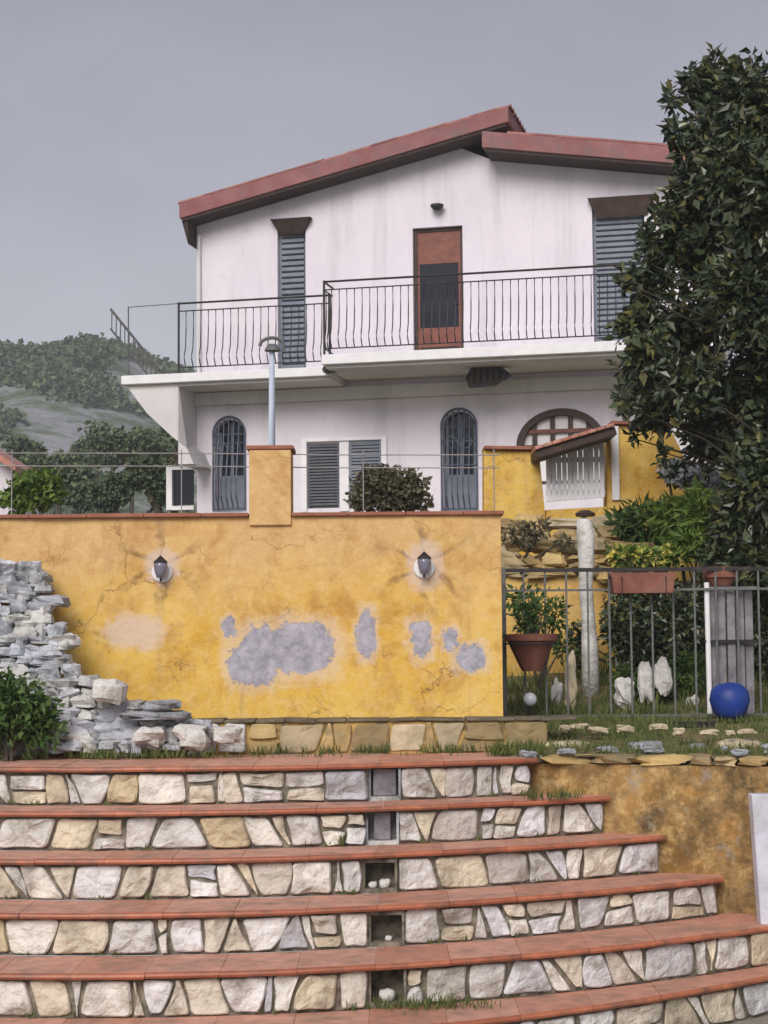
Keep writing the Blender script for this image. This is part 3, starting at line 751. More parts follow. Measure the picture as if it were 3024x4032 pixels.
# blue bag (round bucket shape)
q = P(905, 890, YF-.2); r_ = 25*11.0/F; hb = 44*11.0/F
t = thing('blue_bin', q, 'bright blue plastic ball shaped bin beside the railing at the right edge', 'bin')
mb = MB(); mb.lathe([(.001,0),(r_*.62,.0),(r_*.85,hb*.2),(r_,hb*.5),(r_*.9,hb*.78),(r_*.55,hb*.95),(.001,hb)], q, 28); mb.build('body', M['bluep'], t, smooth=True)
# black crate
a = P(830, 917, YF-.45); b = P(884, 896, YF-.45)
t = thing('black_crate', ((a.x+b.x)/2, YF-.4, a.z), 'low black plastic tray on the ground before the railing', 'tray')
mb = MB(); mb.box(a.x, b.x, YF-.5, YF-.28, a.z, a.z+.012); mb.box(a.x, b.x, YF-.5, YF-.488, a.z+.012, b.z); mb.box(a.x, b.x, YF-.292, YF-.28, a.z+.012, b.z)
mb.box(a.x, a.x+.012, YF-.488, YF-.292, a.z+.012, b.z); mb.box(b.x-.012, b.x, YF-.488, YF-.292, a.z+.012, b.z); mb.build('tray', M['blackp'], t, bevel=.003)
mb = MB(); mb.box(a.x-.008, b.x+.008, YF-.508, YF-.486, b.z-.001, b.z+.012); mb.build('rim', M['blackp'], t)

# white column behind railing with dark cap
YC = 12.1
q0 = P(733, 880, YC); q1 = P(734, 640, YC); zg_c = gh(q0.x, YC)
t = thing('white_column', (q0.x, YC, zg_c), 'thick whitewashed column with a dark cap behind the railing', 'column')
hh = q1.z-zg_c; r_ = 10.5*YC/F
mb = MB(); mb.lathe([(.001,0),(r_*1.0,0),(r_*.92,hh*.3),(r_*.8,hh*.45),(r_*.85,hh*.62),(r_*.9,hh*.75),(r_*1.05,hh*.88),(r_*.95,hh*.98),(.001,hh)], (q0.x, YC, zg_c), 22)
mb.v = [v+Vector(((v.z-zg_c)*-.02++.02*noise.noise(v*5), .02*noise.noise(v*6+Vector((4,0,0))), 0)) for v in mb.v]; mb.build('shaft', M['wrock'], t, smooth=True)
mb = MB(); mb.lathe([(.001,0),(r_*1.1,0),(r_*1.2,.02),(r_*.6,.04),(.001,.045)], (q0.x-.02, YC, q1.z), 18); mb.build('cap', M['dbrown'], t)

# low ochre rock wall behind railing left part and its rockery
YR = 12.8
ow = ochre('garden ochre render', [], -1, 2.2)
a = P(600, 0, YR); b = P(752, 0, YR); z1_ = P(680, 708, YR).z
t = thing('rockery_wall', ((a.x+b.x)/2, YR, .2), 'rough ochre stone wall behind the hanging pot', 'wall')
mb = MB(); mb.box(a.x, b.x, YR, YR+.25, 0.0, z1_-.04); mb.build('wall_face', ow, t)
mb = MB(); g = random.Random(61)
for row in range(5):
    x = a.x
    while x < b.x:
        w = g.uniform(.12,.42); py = 705-row*15
        q = P(650, py, YR+row*.12)
        mb.rock((x+w/2, YR+.05+row*.12+g.uniform(-.03,.03), q.z-.03+g.uniform(-.02,.02)), w*.52, .10, g.uniform(.035,.07), g.randrange(999), .5, 10, 7, boxy=.65); x += w*.9
mb.build('stones', M['rock'], t)

# upper ochre wall with white gate and little tiled canopy
YU = 14.2
uw = thing('upper_wall', (P(700,700,YU).x, YU, gh(1.5,YU)), 'upper ochre wall with brown coping right of the round bush', 'wall')
mu = ochre('upper ochre render', [], 1.0, 3.2)
def up(px, py): q = P(px, py, YU); return (q.x, q.z)
mb = MB()
mb.prism([up(600,720), up(676,720), up(676,640), up(668,560), up(600,558)], YU, YU+.25)
mb.prism([up(677,720), up(752,720), up(752,628), up(677,632)], YU+.003, YU+.25)
mb.prism([up(753,720), up(950,720), up(900,640), up(874,612), up(846,562), up(830,530), up(753,527)], YU-.003, YU+.26)
mb.build('wall_face', mu, uw)
mb = MB()
for (pa, pb_) in ((up(600,557), up(664,558)), (up(757,526), up(834,529))):
    mb.obox(((pa[0]+pb_[0])/2, YU+.12, (pa[1]+pb_[1])/2+.012), ((pb_[0]-pa[0])/2, 0, (pb_[1]-pa[1])/2), (0,.17,0), (0,0,.014))
mb.build('coping', M['tile_d'], uw, bevel=.004)
mb = MB(); pa = up(757, 528); pb2 = up(763, 620); mb.box(pa[0], pb2[0]+.03, YU-.03, YU-.004, pb2[1], pa[1]-.005); mb.build('pilaster', M['trim'], uw)
cn = thing('gate_canopy', (P(705,550,YU-.2).x, YU-.2, P(705,550,YU-.2).z), 'small sloping tiled canopy above the white slatted gate', 'canopy')
pa = P(660, 562, YU-.2); pb2 = P(757, 533, YU-.2); L_ = pb2-pa; Ld = L_.normalized(); up_ = Vector((-Ld.z, 0, Ld.x))
mb = MB(); mb.obox((pa+pb2)/2-up_*.035, L_/2, (0,.24,0), up_*.03); mb.build('board', M['dbrown'], cn)
mb = MB()
for i in range(9):
    c_ = pa.lerp(pb2, (i+.5)/9)+up_*.012
    mb.obox(c_, L_/9/2*.97, (0,.27,0), up_*.014)
mb.build('tiles', M['tile'], cn, bevel=.005)
for px in (664, 750):
    mb = MB(); q = P(px, 560 if px < 700 else 535, YU-.12); mb.obox(q-Vector((0,0,.02)), (.03,0,0), (0,.15,0), (0,0,.05)); mb.build('bracket', M['dbrown'], cn)
gt = thing('white_gate', (P(714,624,YU-.02).x, YU-.03, P(714,624,YU-.02).z), 'white slatted gate under the tiled canopy', 'gate')
nsl = 11
for i in range(nsl):
    px = 677+(750-677)*(i+.5)/nsl; w = (750-677)/nsl*.5*YU/F*.86
    q0 = P(px, 622-(i*.5), YU-.03); q1 = P(px, 568-26*(i/nsl), YU-.03)
    mb = MB(); mb.box(q0.x-w, q0.x+w, YU-.04, YU-.024, q0.z, q1.z); mb.build('slat', M['trim'], gt, bevel=.003)
for py in (612, 572):
    q0 = P(677, py+2, YU-.01); q1 = P(750, py-6, YU-.01); mb = MB(); mb.box(q0.x, q1.x, YU-.022, YU-.002, (q0.z+q1.z)/2-.02, (q0.z+q1.z)/2+.02); mb.build('cross_bar', M['trim'], gt)

# planting behind the railing
g = random.Random(9)
shrub('leafy_plant', [pb(800,650,13.2,42,26), pb(850,660,13.2,30,30), pb(770,668,13.2,22,16)], 1500, .11, .014, M['leafg'],
      'spiky dark green plants in front of the upper ochre wall', 'plant', (P(805,690,13.2).x, 13.2, P(805,695,13.2).z), seed=11)
shrub('leafy_plant', [pb(872,640,12.6,34,34), pb(890,670,12.5,28,22), pb(835,640,12.8,24,20), pb(850,672,12.6,24,14)], 1300, .12, .014, M['leafy'],
      'bright yellow green spiky plant right of the dark green one under the tree', 'plant', (P(880,700,12.8).x, 12.8, gh(2.3,12.8)), seed=19)
shrub('yellow_flower_bed', [pb(775,688,12.6,20,12), pb(805,692,12.6,24,11), pb(838,686,12.6,18,12)], 500, .06, .016, M['leafy'],
      'low bed of yellow flowering plants above the planter box', 'flowers', (P(800,706,12.6).x, 12.6, P(800,706,12.6).z), seed=12, extra=(M['flower'], 260))
shrub('white_flowering_shrub', [pb(845,586,13.6,24,12), pb(872,594,13.6,22,14), pb(826,577,13.6,9,7)], 420, .07, .02, M['leafg'],
      'loose shrub with white blossom at the lower edge of the dark tree', 'shrub', (P(862,700,13.6).x, 13.6, gh(2.4,13.6)-.1), seed=13, extra=(M['wflower'], 500))
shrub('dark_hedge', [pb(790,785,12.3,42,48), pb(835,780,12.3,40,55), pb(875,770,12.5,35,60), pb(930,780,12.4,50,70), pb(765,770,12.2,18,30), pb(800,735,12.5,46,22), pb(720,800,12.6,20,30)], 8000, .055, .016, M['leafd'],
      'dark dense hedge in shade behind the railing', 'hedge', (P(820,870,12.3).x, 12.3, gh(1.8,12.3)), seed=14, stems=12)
shrub('garden_plant', [pb(650,745,12.2,26,22), pb(690,760,12.2,14,26), pb(700,800,12.2,12,18)], 420, .06, .014, M['leafg'],
      'thin light green plant growing behind the hanging pot', 'plant', (P(665,880,12.2).x, 12.2, gh(.9,12.2)), seed=15)
shrub('garden_plant', [pb(775,845,11.7,18,26), pb(850,835,11.8,26,30), pb(815,855,11.7,18,18)], 900, .06, .012, M['leafg'],
      'bright green undergrowth at the foot of the dark hedge', 'plant', (P(820,892,11.8).x, 11.8, gh(1.8,11.8)), seed=16)
shrub('dry_plant', [pb(645,662,12.9,24,14), pb(668,655,12.9,14,10), pb(700,672,12.9,12,8)], 420, .06, .010, M['leafo'],
      'brownish dry plant sprawling over the ochre rockery below the white gate', 'plant', (P(650,700,12.9).x, 12.95, P(650,700,12.9).z), seed=18)
for i, (px, py, w, h, lb) in enumerate(((708,845,13,44,'tall pale stone standing left of the white column'), (775,858,20,26,'broad white stone just right of the white column behind bars'),
        (800,845,15,34,'tall white stone in the middle of the garden behind bars'), (820,838,18,30,'upright white stone in front of the dark hedge'),
        (857,875,14,16,'small pale stone near the black tray behind bars'), (690,862,12,26,'narrow cream stone behind the white globe'))):
    Y = 11.5+.03*i; q = P(px, py, Y); s_ = Y/F
    mb = MB().rock(q, w*s_*.6, w*s_*.5, h*s_*.7, 70+i, .36, 11, 9, .7)
    lone(mb, 'garden_stone', M['wrock'] if i else M['rock'], (q.x, q.y, q.z-h*s_), lb, 'stone', 'pale upright stones in the garden')
# rough ground stones along terrace at right
g = random.Random(33); 
labs = ['flat ochre slab nearest the top step on the right terrace', 'round pale stone on the right terrace in front of the railing post', 'long flat stone before the middle of the railing', 'grey flat stone beside the black tray', 'small ochre stone left of the pot on the terrace edge', 'pale slab near the right edge of the terrace']
for i, (px, py, w, h) in enumerate(((700,925,30,7), (735,905,20,7), (775,912,34,6), (800,925,24,6), (668,915,14,7), (915,925,30,9))):
    q = PZ(px, py, .03); s_ = q.y/F
    mb = MB().rock(q, w*s_, w*s_*.7, h*s_, 170+i, .2, 14, 10, .6)
    lone(mb, 'ground_stone', M['rock'] if i not in (1,3) else M['rubble'], (q.x, q.y, 0), labs[i], 'stone', 'flat stones on the right terrace', smooth=True)
g = random.Random(91)
for (yy_, dy0, dy1, zz_, wmin, wmax, stp, mt_, lb_, gr_) in (
        (905, -5, 4, .11, 8, 24, 2.6, 'rock', 'small angular ochre stone lying at the foot of the iron railing', 'ochre stones at the foot of the railing'),
        (932, -6, 3, .03, 9, 34, 3.0, 'rubble', 'loose grey stone lying along the top edge of the retaining wall', 'loose grey stones on the retaining wall edge')):
    px = 645
    while px < 990:
        w = g.uniform(wmin, wmax); h = g.uniform(2.5, 5.5); q = PZ(px+w/2, yy_+g.uniform(dy0, dy1), zz_); k_ = q.y/F
        mb = MB().rock(q, w*.55*k_, w*.5*k_, h*k_, g.randrange(999), .35, 9, 7, .7); px += w*g.uniform(.8, stp)
        lone(mb, 'edging_stone', M[mt_], (q.x, q.y, q.z-h*k_*.7), lb_, 'stone', gr_)
# white post at the right edge, low
q1 = P(932, 985, 8.85); q2 = P(958, 985, 8.85)
mb = MB(); mb.prism([(q1.x+.05, -1.17), (q2.x+.05, -1.17), (q2.x, q1.z), (q1.x, q1.z)], 8.85, 8.95)
t = thing('gate_post', (q1.x+.07, 8.9, -1.17), 'white painted post at the right edge before the ochre retaining wall', 'post'); mb.build('post', M['postp'], t, bevel=.006)

# ------------------------------------------------------------------ the house
YAW = R(-13.5)
hx = P(244, 560, 30.0); HZ = 2.6
house = thing('house', (hx.x, 30.0, HZ), 'two storey whitewashed house with a red brown roof and a long balcony', 'house', rz=YAW)
HM = wmat(house); HI = HM.inverted()
def hp(px, py, v=0.0):                              # facade-plane point (u,z) in house space
    o_ = HI @ Vector((0, 0, CAMZ)); d = HI.to_3x3() @ ray(px, py)
    t = (v-o_.y)/d.y; q = o_+d*t; return q.x, q.z
def hb(mb, x0, y0, x1, y1, v0, v1, v=None):        # box from a picture rectangle on plane v0
    vv = v0 if v is None else v
    ym = (y0+y1)/2; xm = (x0+x1)/2
    u0 = hp(x0, ym, vv)[0]; u1 = hp(x1, ym, vv)[0]; za = hp(xm, y1, vv)[1]; zb_ = hp(xm, y0, vv)[1]
    mb.box(u0, u1, v0, v1, za, zb_); return u0, u1, za, zb_
UR = 8.6
zsl = hp(300, 459, -1.0)[1]                        # slab top level
zsl2 = hp(600, 430, -1.55)[1]
ZS = zsl; ZS2 = zsl2
# roof lines
VO = -.5
rl0 = hp(222, 250, VO); rl1 = hp(630, 129, VO)
sl_ = (rl1[1]-rl0[1])/(rl1[0]-rl0[0])
def rz_left(u): return rl0[1]+(u-rl0[0])*sl_
r20 = hp(597, 160, VO-.12); r21 = hp(820, 178, VO-.12); s2 = (r21[1]-r20[1])/(r21[0]-r20[0])
def rz_right(u): return r20[1]+(u-r20[0])*s2
FT = .33; FT2 = .34
# walls: front wall with openings cut as strips
def strips(mb, u0, u1, z0, topf, holes, v0, v1):   # holes (ua,ub,za,zb)
    us = sorted(set([u0, u1]+[h[0] for h in holes]+[h[1] for h in holes]+([uj] if u0 < uj < u1 else [])))
    for a, b in zip(us, us[1:]):
        hs_ = sorted([h for h in holes if h[0] <= a+1e-6 and h[1] >= b-1e-6], key=lambda h: h[2])
        z = z0
        for h in hs_:
            mb.prism([(a, z), (b, z), (b, h[2]), (a, h[2])], v0, v1); z = h[3]
        mb.prism([(a, z), (b, z), (b, topf(b)), (a, topf(a))], v0, v1)
uj = r20[0]+.1
def gtop(u): return (rz_left(u) if u <= uj+1e-6 else rz_right(u)) - FT - .02 - (0 if u > uj else 0)
def gtop2(u):
    return min(rz_left(u)-FT, (rz_right(u)-FT2) if u > uj-.3 else 1e9)-.01
def rect(x0, y0, x1, y1):
    ym = (y0+y1)/2; xm = (x0+x1)/2
    return (hp(x0, ym)[0], hp(x1, ym)[0], hp(xm, y1)[1], hp(xm, y0)[1])
W1 = rect(344, 274, 379, 430); W1 = (W1[0], W1[1], ZS+.02, W1[3])
D1 = rect(512, 281, 574, 430); D1 = (D1[0], D1[1], ZS2+.02, D1[3])
W2 = rect(735, 250, 800, 430); W2 = (W2[0], W2[1], ZS2+.02, W2[3])
G1 = rect(266, 520, 303, 634); G2 = rect(549, 510, 590, 634)
GW = rect(381, 549, 474, 630)
GA = rect(640, 506, 752, 600)
SH = [rect(381, 549, 421, 630), rect(433, 546, 473, 630)]
mb = MB()
strips(mb, 0, UR, ZS-.1, gtop2, [W1, D1, W2], 0, .3)
# ground floor wall with arches: rectangular holes, arch spandrels added
strips(mb, 0, UR, -.6, lambda u: ZS-.1, [G1, G2, GA]+SH, 0, .3)
def spandrel(mb, h, rise, v0, v1, n=12):
    ua, ub, za, zb_ = h; cx_ = (ua+ub)/2; rx = (ub-ua)/2
    for sgn in (-1, 1):
        poly = [(cx_+sgn*rx, zb_)]
        for i in range(n+1):
            a_ = math.pi/2*i/n; poly.append((cx_+sgn*rx*math.cos(a_), zb_-rise+rise*math.sin(a_)))
        poly[-1] = (cx_, zb_-1e-4); 
        if sgn < 0: poly = poly[::-1]
        mb.prism(poly, v0, v1)
spandrel(mb, G1, .26, .002, .298); spandrel(mb, G2, .26, .002, .298); spandrel(mb, GA, .60, .002, .298)
mb.box(0.002, .3, .302, 9, -.6, rz_left(0)-FT-.05); mb.box(UR-.3, UR-.002, .302, 9, -.6, rz_right(UR)-FT2-.05); mb.box(0, UR, 9, 9.3, -.6, rz_right(UR)-.5)
mb.box(.3, UR-.3, 1.6, 1.7, -.6, ZS+2.6)            # inner partition keeps rooms dark
mb.build('wall', M['white'], house, local=True)
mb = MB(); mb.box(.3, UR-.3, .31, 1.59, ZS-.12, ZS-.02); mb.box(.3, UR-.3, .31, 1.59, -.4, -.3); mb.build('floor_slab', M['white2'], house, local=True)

# roof
mb = MB(); ue = rl0[0]
def roofslab(mb, ua, ub, zf, v0, v1, th):
    n_ = 1; mb.prism([(ua, zf(ua)), (ua, zf(ua)-th), (ub, zf(ub)-th), (ub, zf(ub))], v0, v1)
roofslab(mb, ue, rl1[0], lambda u: rz_left(u)-.03, VO, 9.6, FT-.07)
rf = mb.build('roof', M['roof'], house, local=True, bevel=.01); 
mb = MB(); roofslab(mb, r20[0], UR+.5, lambda u: rz_right(u)-.03, VO-.12, 9.6, FT2-.07); mb.build('roof', M['roof'], house, local=True, bevel=.01)
mb = MB(); roofslab(mb, ue+.04, rl1[0]-.05, lambda u: rz_left(u)-FT+.037, VO+.03, 9.5, .05); roofslab(mb, r20[0]+.04, UR+.45, lambda u: rz_right(u)-FT2+.037, VO-.09, 9.5, .05)
mb.prism([(ue+.03, rz_left(ue)-FT+.0), (-.002, rz_left(0)-FT-.42), (-.002, rz_left(0)-FT-.015)], VO+.06, 9.4)
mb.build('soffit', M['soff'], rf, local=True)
for zf, ua, ub, v0 in ((rz_left, ue, rl1[0], VO), (rz_right, rl1[0]+.02, UR+.5, VO-.12)):
    mb = MB(); n_ = int((9.6-v0)/.24); g = random.Random(5)
    for i in range(n_):
        y = v0+.12+i*.24
        cs = [ua-.03]
        while cs[-1] < ub: cs.append(cs[-1]+.42)
        cs[-1] = ub
        for a, b in zip(cs, cs[1:]):
            dz = g.uniform(-.008,.008); vv = []
            for u, lift in ((a, .0), (b+.03, .0)):
                for k_ in range(7):
                    an = math.pi*k_/6; vv.append((u, y-math.cos(an)*.11, zf(min(max(u,ua),ub))-.028+math.sin(an)*.055+dz))
            fs = [(k_, k_+1, 8+k_, 7+k_) for k_ in range(6)]+[tuple(range(6,-1,-1)), tuple(range(7,14))]
            mb.add(vv, fs)
    mb.build('roof_tiles', M['rooftile'], rf, local=True)

# balcony slabs (left recessed, right protruding)
UA = hp(150, 465, -1.0)[0]; UM = hp(398, 450, -1.0)[0]; UM2 = hp(398, 440, -1.55)[0]; UB = UR+.3
sb = MB(); sb.box(UA, UM2-.002, -1.0, -.003, ZS-.15, ZS); sb.box(UM2, UB, -1.55, -.003, ZS2-.16, ZS2)
sb.box(UA, -.003, 0, 5, ZS-.15, ZS-.002)
sbo = sb.build('balcony_slab', M['trim'], house, local=True, bevel=.01)
mb = MB(); mb.box(0, UM2-.005, -.9, -.004, ZS-.20, ZS-.152); mb.box(UM2+.05, UB-.05, -1.45, -.004, ZS2-.21, ZS2-.163)
mb.box(-.0, UB, -.12, -.005, ZS-.42, ZS-.212)        # beam at the wall
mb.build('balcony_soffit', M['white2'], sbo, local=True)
# raked buttress under the left end
d1 = hp(150, 470, -.9); d2 = hp(182, 512, -.9); d3 = hp(212, 540, -.9); d4 = hp(232, 556, -.9); d5 = hp(240, 575, -.9)
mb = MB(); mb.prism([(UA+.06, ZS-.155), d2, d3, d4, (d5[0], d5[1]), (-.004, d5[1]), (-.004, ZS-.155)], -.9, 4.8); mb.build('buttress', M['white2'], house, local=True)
mb = MB()   # side porch frame
u0, u1, za, zb_ = hb(mb, 206, 577, 213, 632, .3, .42); hb(mb, 213, 577, 240, 582, .3, .42); hb(mb, 213, 627, 240, 632, .28, .42); mb.build('porch_frame', M['trim'], house, local=True)
mb = MB(); hb(mb, 214, 583, 240, 626, .38, .40); mb.build('porch_glass', M['glass'], house, local=True)

# balcony railing
def railing(ua, ub, v, vb=None, name='balcony_railing', ret=None, ZS=ZS, zt_=0):
    mb = MB()
    def rails(a, b, va, vb_):
        A = Vector((a, va, 0)); B = Vector((b, vb_, 0))
        for z, r_ in ((zt_, .018), (zt_-.13, .011), (ZS+.10, .011)): mb.tube([A+Vector((0,0,z)), B+Vector((0,0,z))], r_, 6)
    rails(ua, ub, v, v)
    if ret is not None: rails(ret[0], ret[0], ret[1], ret[2]); 
    for u in (ua, ub): mb.tube([(u, v, ZS), (u, v, zt_+.02)], .02, 6)
    ro = mb.build(name, M['iron'], house, local=True)
    def bal(u, y, first):
        if first is None:
            m2 = MB(); m2.tube([(0,0,zt_-.13), (0,-.0,zt_-.45), (0,-.03,ZS+.42), (0,-.085,ZS+.30), (0,-.09,ZS+.22), (0,-.03,ZS+.12), (0,0,ZS+.10)], .0095, 5)
            first = m2.build('baluster', M['iron'], ro, local=True); first.location = (u, y, 0)
        else:
            c = first.copy(); COL.objects.link(c); c.parent = ro; c.location = (u, y, 0)
        return first
    n_ = int((ub-ua)/.125); f_ = None
    for i in range(1, n_): f_ = bal(ua+(ub-ua)*i/n_, v, f_)
    if ret is not None:
        n2 = int(abs(ret[2]-ret[1])/.13)
        for i in range(1, n2): f_ = bal(ret[0], ret[1]+(ret[2]-ret[1])*i/n2, f_)
railing(UM2+.04, UB-.1, -1.5, ret=(UM2+.04, -1.5, -.97), ZS=ZS2, zt_=hp(600, 338, -1.5)[1])
ZR = hp(300, 372, -.95)[1]; railing(.02, UM2-.02, -.95, zt_=ZR)
mb = MB(); mb.tube([(UA+.1, -.93, ZR-.01), (0, -.95, ZR)], .008, 5); mb.tube([(UA+.1, -.93, ZS), (UA+.1, -.93, ZR)], .012, 5); mb.build('hand_wire', M['irong'], house, local=True)
# upper windows and door
def louvre(mb, u0, u1, z0, z1, v, n):
    for i in range(n):
        z = z0+(z1-z0)*(i+.5)/n; h = (z1-z0)/n
        mb.obox(((u0+u1)/2, v, z), ((u1-u0)/2, 0, 0), (0, .022, -.014), (0, .003, h*.30))
for Wn, hood, nm in ((W1, (335, 272, 385, 291), 'left'), (W2, (728, 246, 812, 270), 'right')):
    ua, ub, za, zb_ = Wn
    mb = MB(); mb.box(ua+.001, ua+.05, .1, .16, za, zb_-.001); mb.box(ub-.05, ub-.001, .1, .16, za, zb_-.001); mb.box(ua+.051, ub-.051, .1, .16, zb_-.05, zb_-.002)
    fr = mb.build('window', M['blue'], house, local=True)
    mb = MB(); mb.box(ua+.02, ub-.02, .165, .18, za, zb_-.02); mb.build('pane', M['glass'], fr, local=True)
    mb = MB(); louvre(mb, ua+.05, ub-.05, za+.02, zb_-.18, .09, 25); mb.build('shutter', M['blue'], fr, local=True)
    a = hp(hood[0], hood[1], -.12); b = hp(hood[2], hood[1], -.12); c_ = hp(hood[0]+ (12), hood[3], -.05); d_ = hp(hood[2]-10, hood[3], -.05)
    zt_ = a[1]; zl = c_[1]
    mb = MB(); mb.add([(a[0],-.14,zt_),(b[0],-.14,zt_),(b[0],-.002,zt_),(a[0],-.002,zt_),(c_[0],-.03,zl),(d_[0],-.03,zl),(d_[0],-.002,zl),(c_[0],-.002,zl)],
                      [(0,1,5,4),(1,2,6,5),(3,0,4,7),(0,3,2,1),(4,5,6,7),(2,3,7,6)])
    mb.build('blind_hood', M['soff'] if nm == 'left' else M['dbrown'], fr, local=True)
ua, ub, za, zb_ = D1
mb = MB(); t_ = .06
mb.box(ua+.002, ua+t_, .08, .15, za, zb_-.002); mb.box(ub-t_, ub-.002, .08, .15, za, zb_-.002); mb.box(ua+t_+.001, ub-t_-.001, .08, .15, zb_-t_, zb_-.002)
dr = mb.build('balcony_door', M['dbrown'], house, local=True)
mb = MB(); hh = zb_-za
f1, f2, f3 = .74, .27, .13
mb.box(ua+t_+.002, ub-t_-.002, .10, .14, za+hh*f1, zb_-t_-.002)
mb.box(ua+t_+.002, ua+t_+.035, .10, .14, za, za+hh*f1-.001); mb.box(ub-t_-.035, ub-t_-.002, .10, .14, za, za+hh*f1-.001)
mb.box(ua+t_+.036, ub-t_-.036, .10, .14, za+hh*f3, za+hh*f2); mb.build('door_leaf', M['brown'], dr, local=True)
mb = MB(); mb.box(ua+t_+.037, ub-t_-.037, .11, .125, za+hh*f2+.001, za+hh*f1-.001); mb.build('pane', M['glass'], dr, local=True)
mb = MB(); mb.box(ua+t_+.037, ub-t_-.037, .09, .13, za, za+hh*f3-.001); mb.build('kick_board', M['soff'], dr, local=True)
mb = MB(); mb.tube([(ub-t_-.05, .098, za+1.0), (ub-t_-.05, .05, za+1.0), (ub-t_-.13, .05, za+1.0)], .011, 6); mb.build('handle', M['iron'], dr, local=True)

# ground floor grilles
for Gn in (G1, G2):
    ua, ub, za, zb_ = Gn; cx_ = (ua+ub)/2; rx = (ub-ua)/2; rise = .26
    mb = MB(); v_ = .12
    mb.box(ua+.01, ub-.01, .2, .22, za, zb_-.005); gp_ = None
    fr = mb.build('window', M['glass'], house, local=True)
    mb = MB()
    arc = [(cx_-rx*1.06, -.03, za+.02)]+[(cx_-rx*1.06*math.cos(a), -.03, zb_-rise+.02+rise*1.1*math.sin(a)) for a in [math.pi*i/14 for i in range(15)]]+[(cx_+rx*1.06, -.03, za+.02)]
    mb.tube(arc, .019, 6)
    for i in range(1, 6):
        x = cx_-rx+2*rx*i/6; top = zb_-rise+.02+rise*1.1*math.sqrt(max(0, 1-((x-cx_)/rx)**2))
        mb.tube([(x, -.03, top), (x, -.06, za+1.2), (x, -.19, za+.55), (x, -.19, za+.25), (x, -.05, za+.03)], .013, 5)
    for z in (zb_-rise, za+1.15, za+.75, za+.04):
        bl_ = -.05 if z > za+1 else (-.13 if z > za+.5 else -.06)
        mb.tube([(cx_-rx*1.06, -.02, z), (cx_-rx*.8, bl_, z), (cx_+rx*.8, bl_, z), (cx_+rx*1.06, -.02, z)], .012, 5)
    for s_ in (-1, 1):
        mb.tube([(cx_+s_*(rx*.45-rx*.35*math.cos(a)), -.05, zb_-rise-.25+.1*math.sin(a)) for a in [2*math.pi*i/12 for i in range(13)]], .010, 5)
    mb.build('grille', M['blueiron'], fr, local=True)
    mb = MB(); mb.box(ua+.02, ub-.02, .17, .195, za, za+.62); mb.box(ua+.02, ua+.07, .17, .195, za+.621, zb_-.2); mb.box(ub-.07, ub-.02, .17, .195, za+.621, zb_-.2); mb.box(cx_-.025, cx_+.025, .17, .195, za+.621, zb_-.02)
    mb.build('window_frame', M['blue'], fr, local=True)
# shuttered window with white surround
u0, u1, z0_, z1_ = rect(374, 543, 480, 634)
mb = MB(); (a0, a1, a2, a3) = SH[0]; (b0, b1, b2, b3) = SH[1]
mb.box(u0, a0-.002, -.04, -.002, z0_, z1_); mb.box(b1+.002, u1, -.04, -.002, z0_, z1_); mb.box(a1+.002, b0-.002, -.03, -.002, z0_, z1_-.07); mb.box(a0-.001, b1+.001, -.04, -.002, max(a3, b3)+.003, z1_)
fr = mb.build('window_surround', M['trim'], house, local=True, bevel=.006)
for (q_, mt) in zip(SH, (M['dshut'], M['blue'])):
    mb = MB(); louvre(mb, q_[0]+.04, q_[1]-.04, q_[2]+.03, q_[3]-.04, .03, 20)
    mb.box(q_[0]+.002, q_[0]+.04, .0, .05, q_[2], q_[3]-.002); mb.box(q_[1]-.04, q_[1]-.002, .0, .05, q_[2], q_[3]-.002); mb.box(q_[0]+.041, q_[1]-.041, .0, .05, q_[3]-.04, q_[3]-.002)
    mb.box(q_[0]+.041, q_[1]-.041, .055, .07, q_[2], q_[3]-.041)
    mb.build('shutter', mt, fr, local=True)
# big arched window
ua, ub, za, zb_ = GA; cx_ = (ua+ub)/2; rx = (ub-ua)/2; rise = .60
mb = MB()
prev = None
for i in range(21):
    a = math.pi*i/20; p = (cx_-(rx-.02)*math.cos(a), zb_-rise+(rise-.01)*math.sin(a)); q = (cx_-(rx-.11)*math.cos(a), zb_-rise+(rise-.11)*math.sin(a))
    if prev: mb.prism([prev[1], q, p, prev[0]], -.03, .14)
    prev = (p, q)
mb.box(ua+.02, ua+.11, -.03, .14, za, zb_-rise); mb.box(ub-.11, ub-.02, -.03, .14, za, zb_-rise)
for i in range(1, 5):
    x = ua+(ub-ua)*i/5; tp = zb_-rise+(rise-.09)*math.sqrt(1-((x-cx_)/(rx-.05))**2); mb.box(x-.035, x+.035, .03, .10, za, tp)
mb.box(ua+.11, ub-.11, .032, .098, zb_-rise-.04, zb_-rise+.02); mb.box(ua+.11, ub-.11, .032, .098, za, za+.06)
fr = mb.build('arched_window', M['dbrown'], house, local=True)
mb = MB(); mb.box(ua+.05, ub-.05, .105, .12, za, zb_-.02); mb.build('pane', M['pane'], fr, local=True)
mb = MB(); zq = hp(695, 534, .05)[1]; mb.box(ua+.12, ub-.12, .028, .10, zq-.03, zq+.03); mb.build('cross_bar', M['brown'], fr, local=True)

mb = MB(); mb.tube([(.06, -.05, rz_left(0)-FT-.2), (.06, -.05, ZS+.02)], .028, 8); mb.build('downpipe', M['white2'], house, local=True)
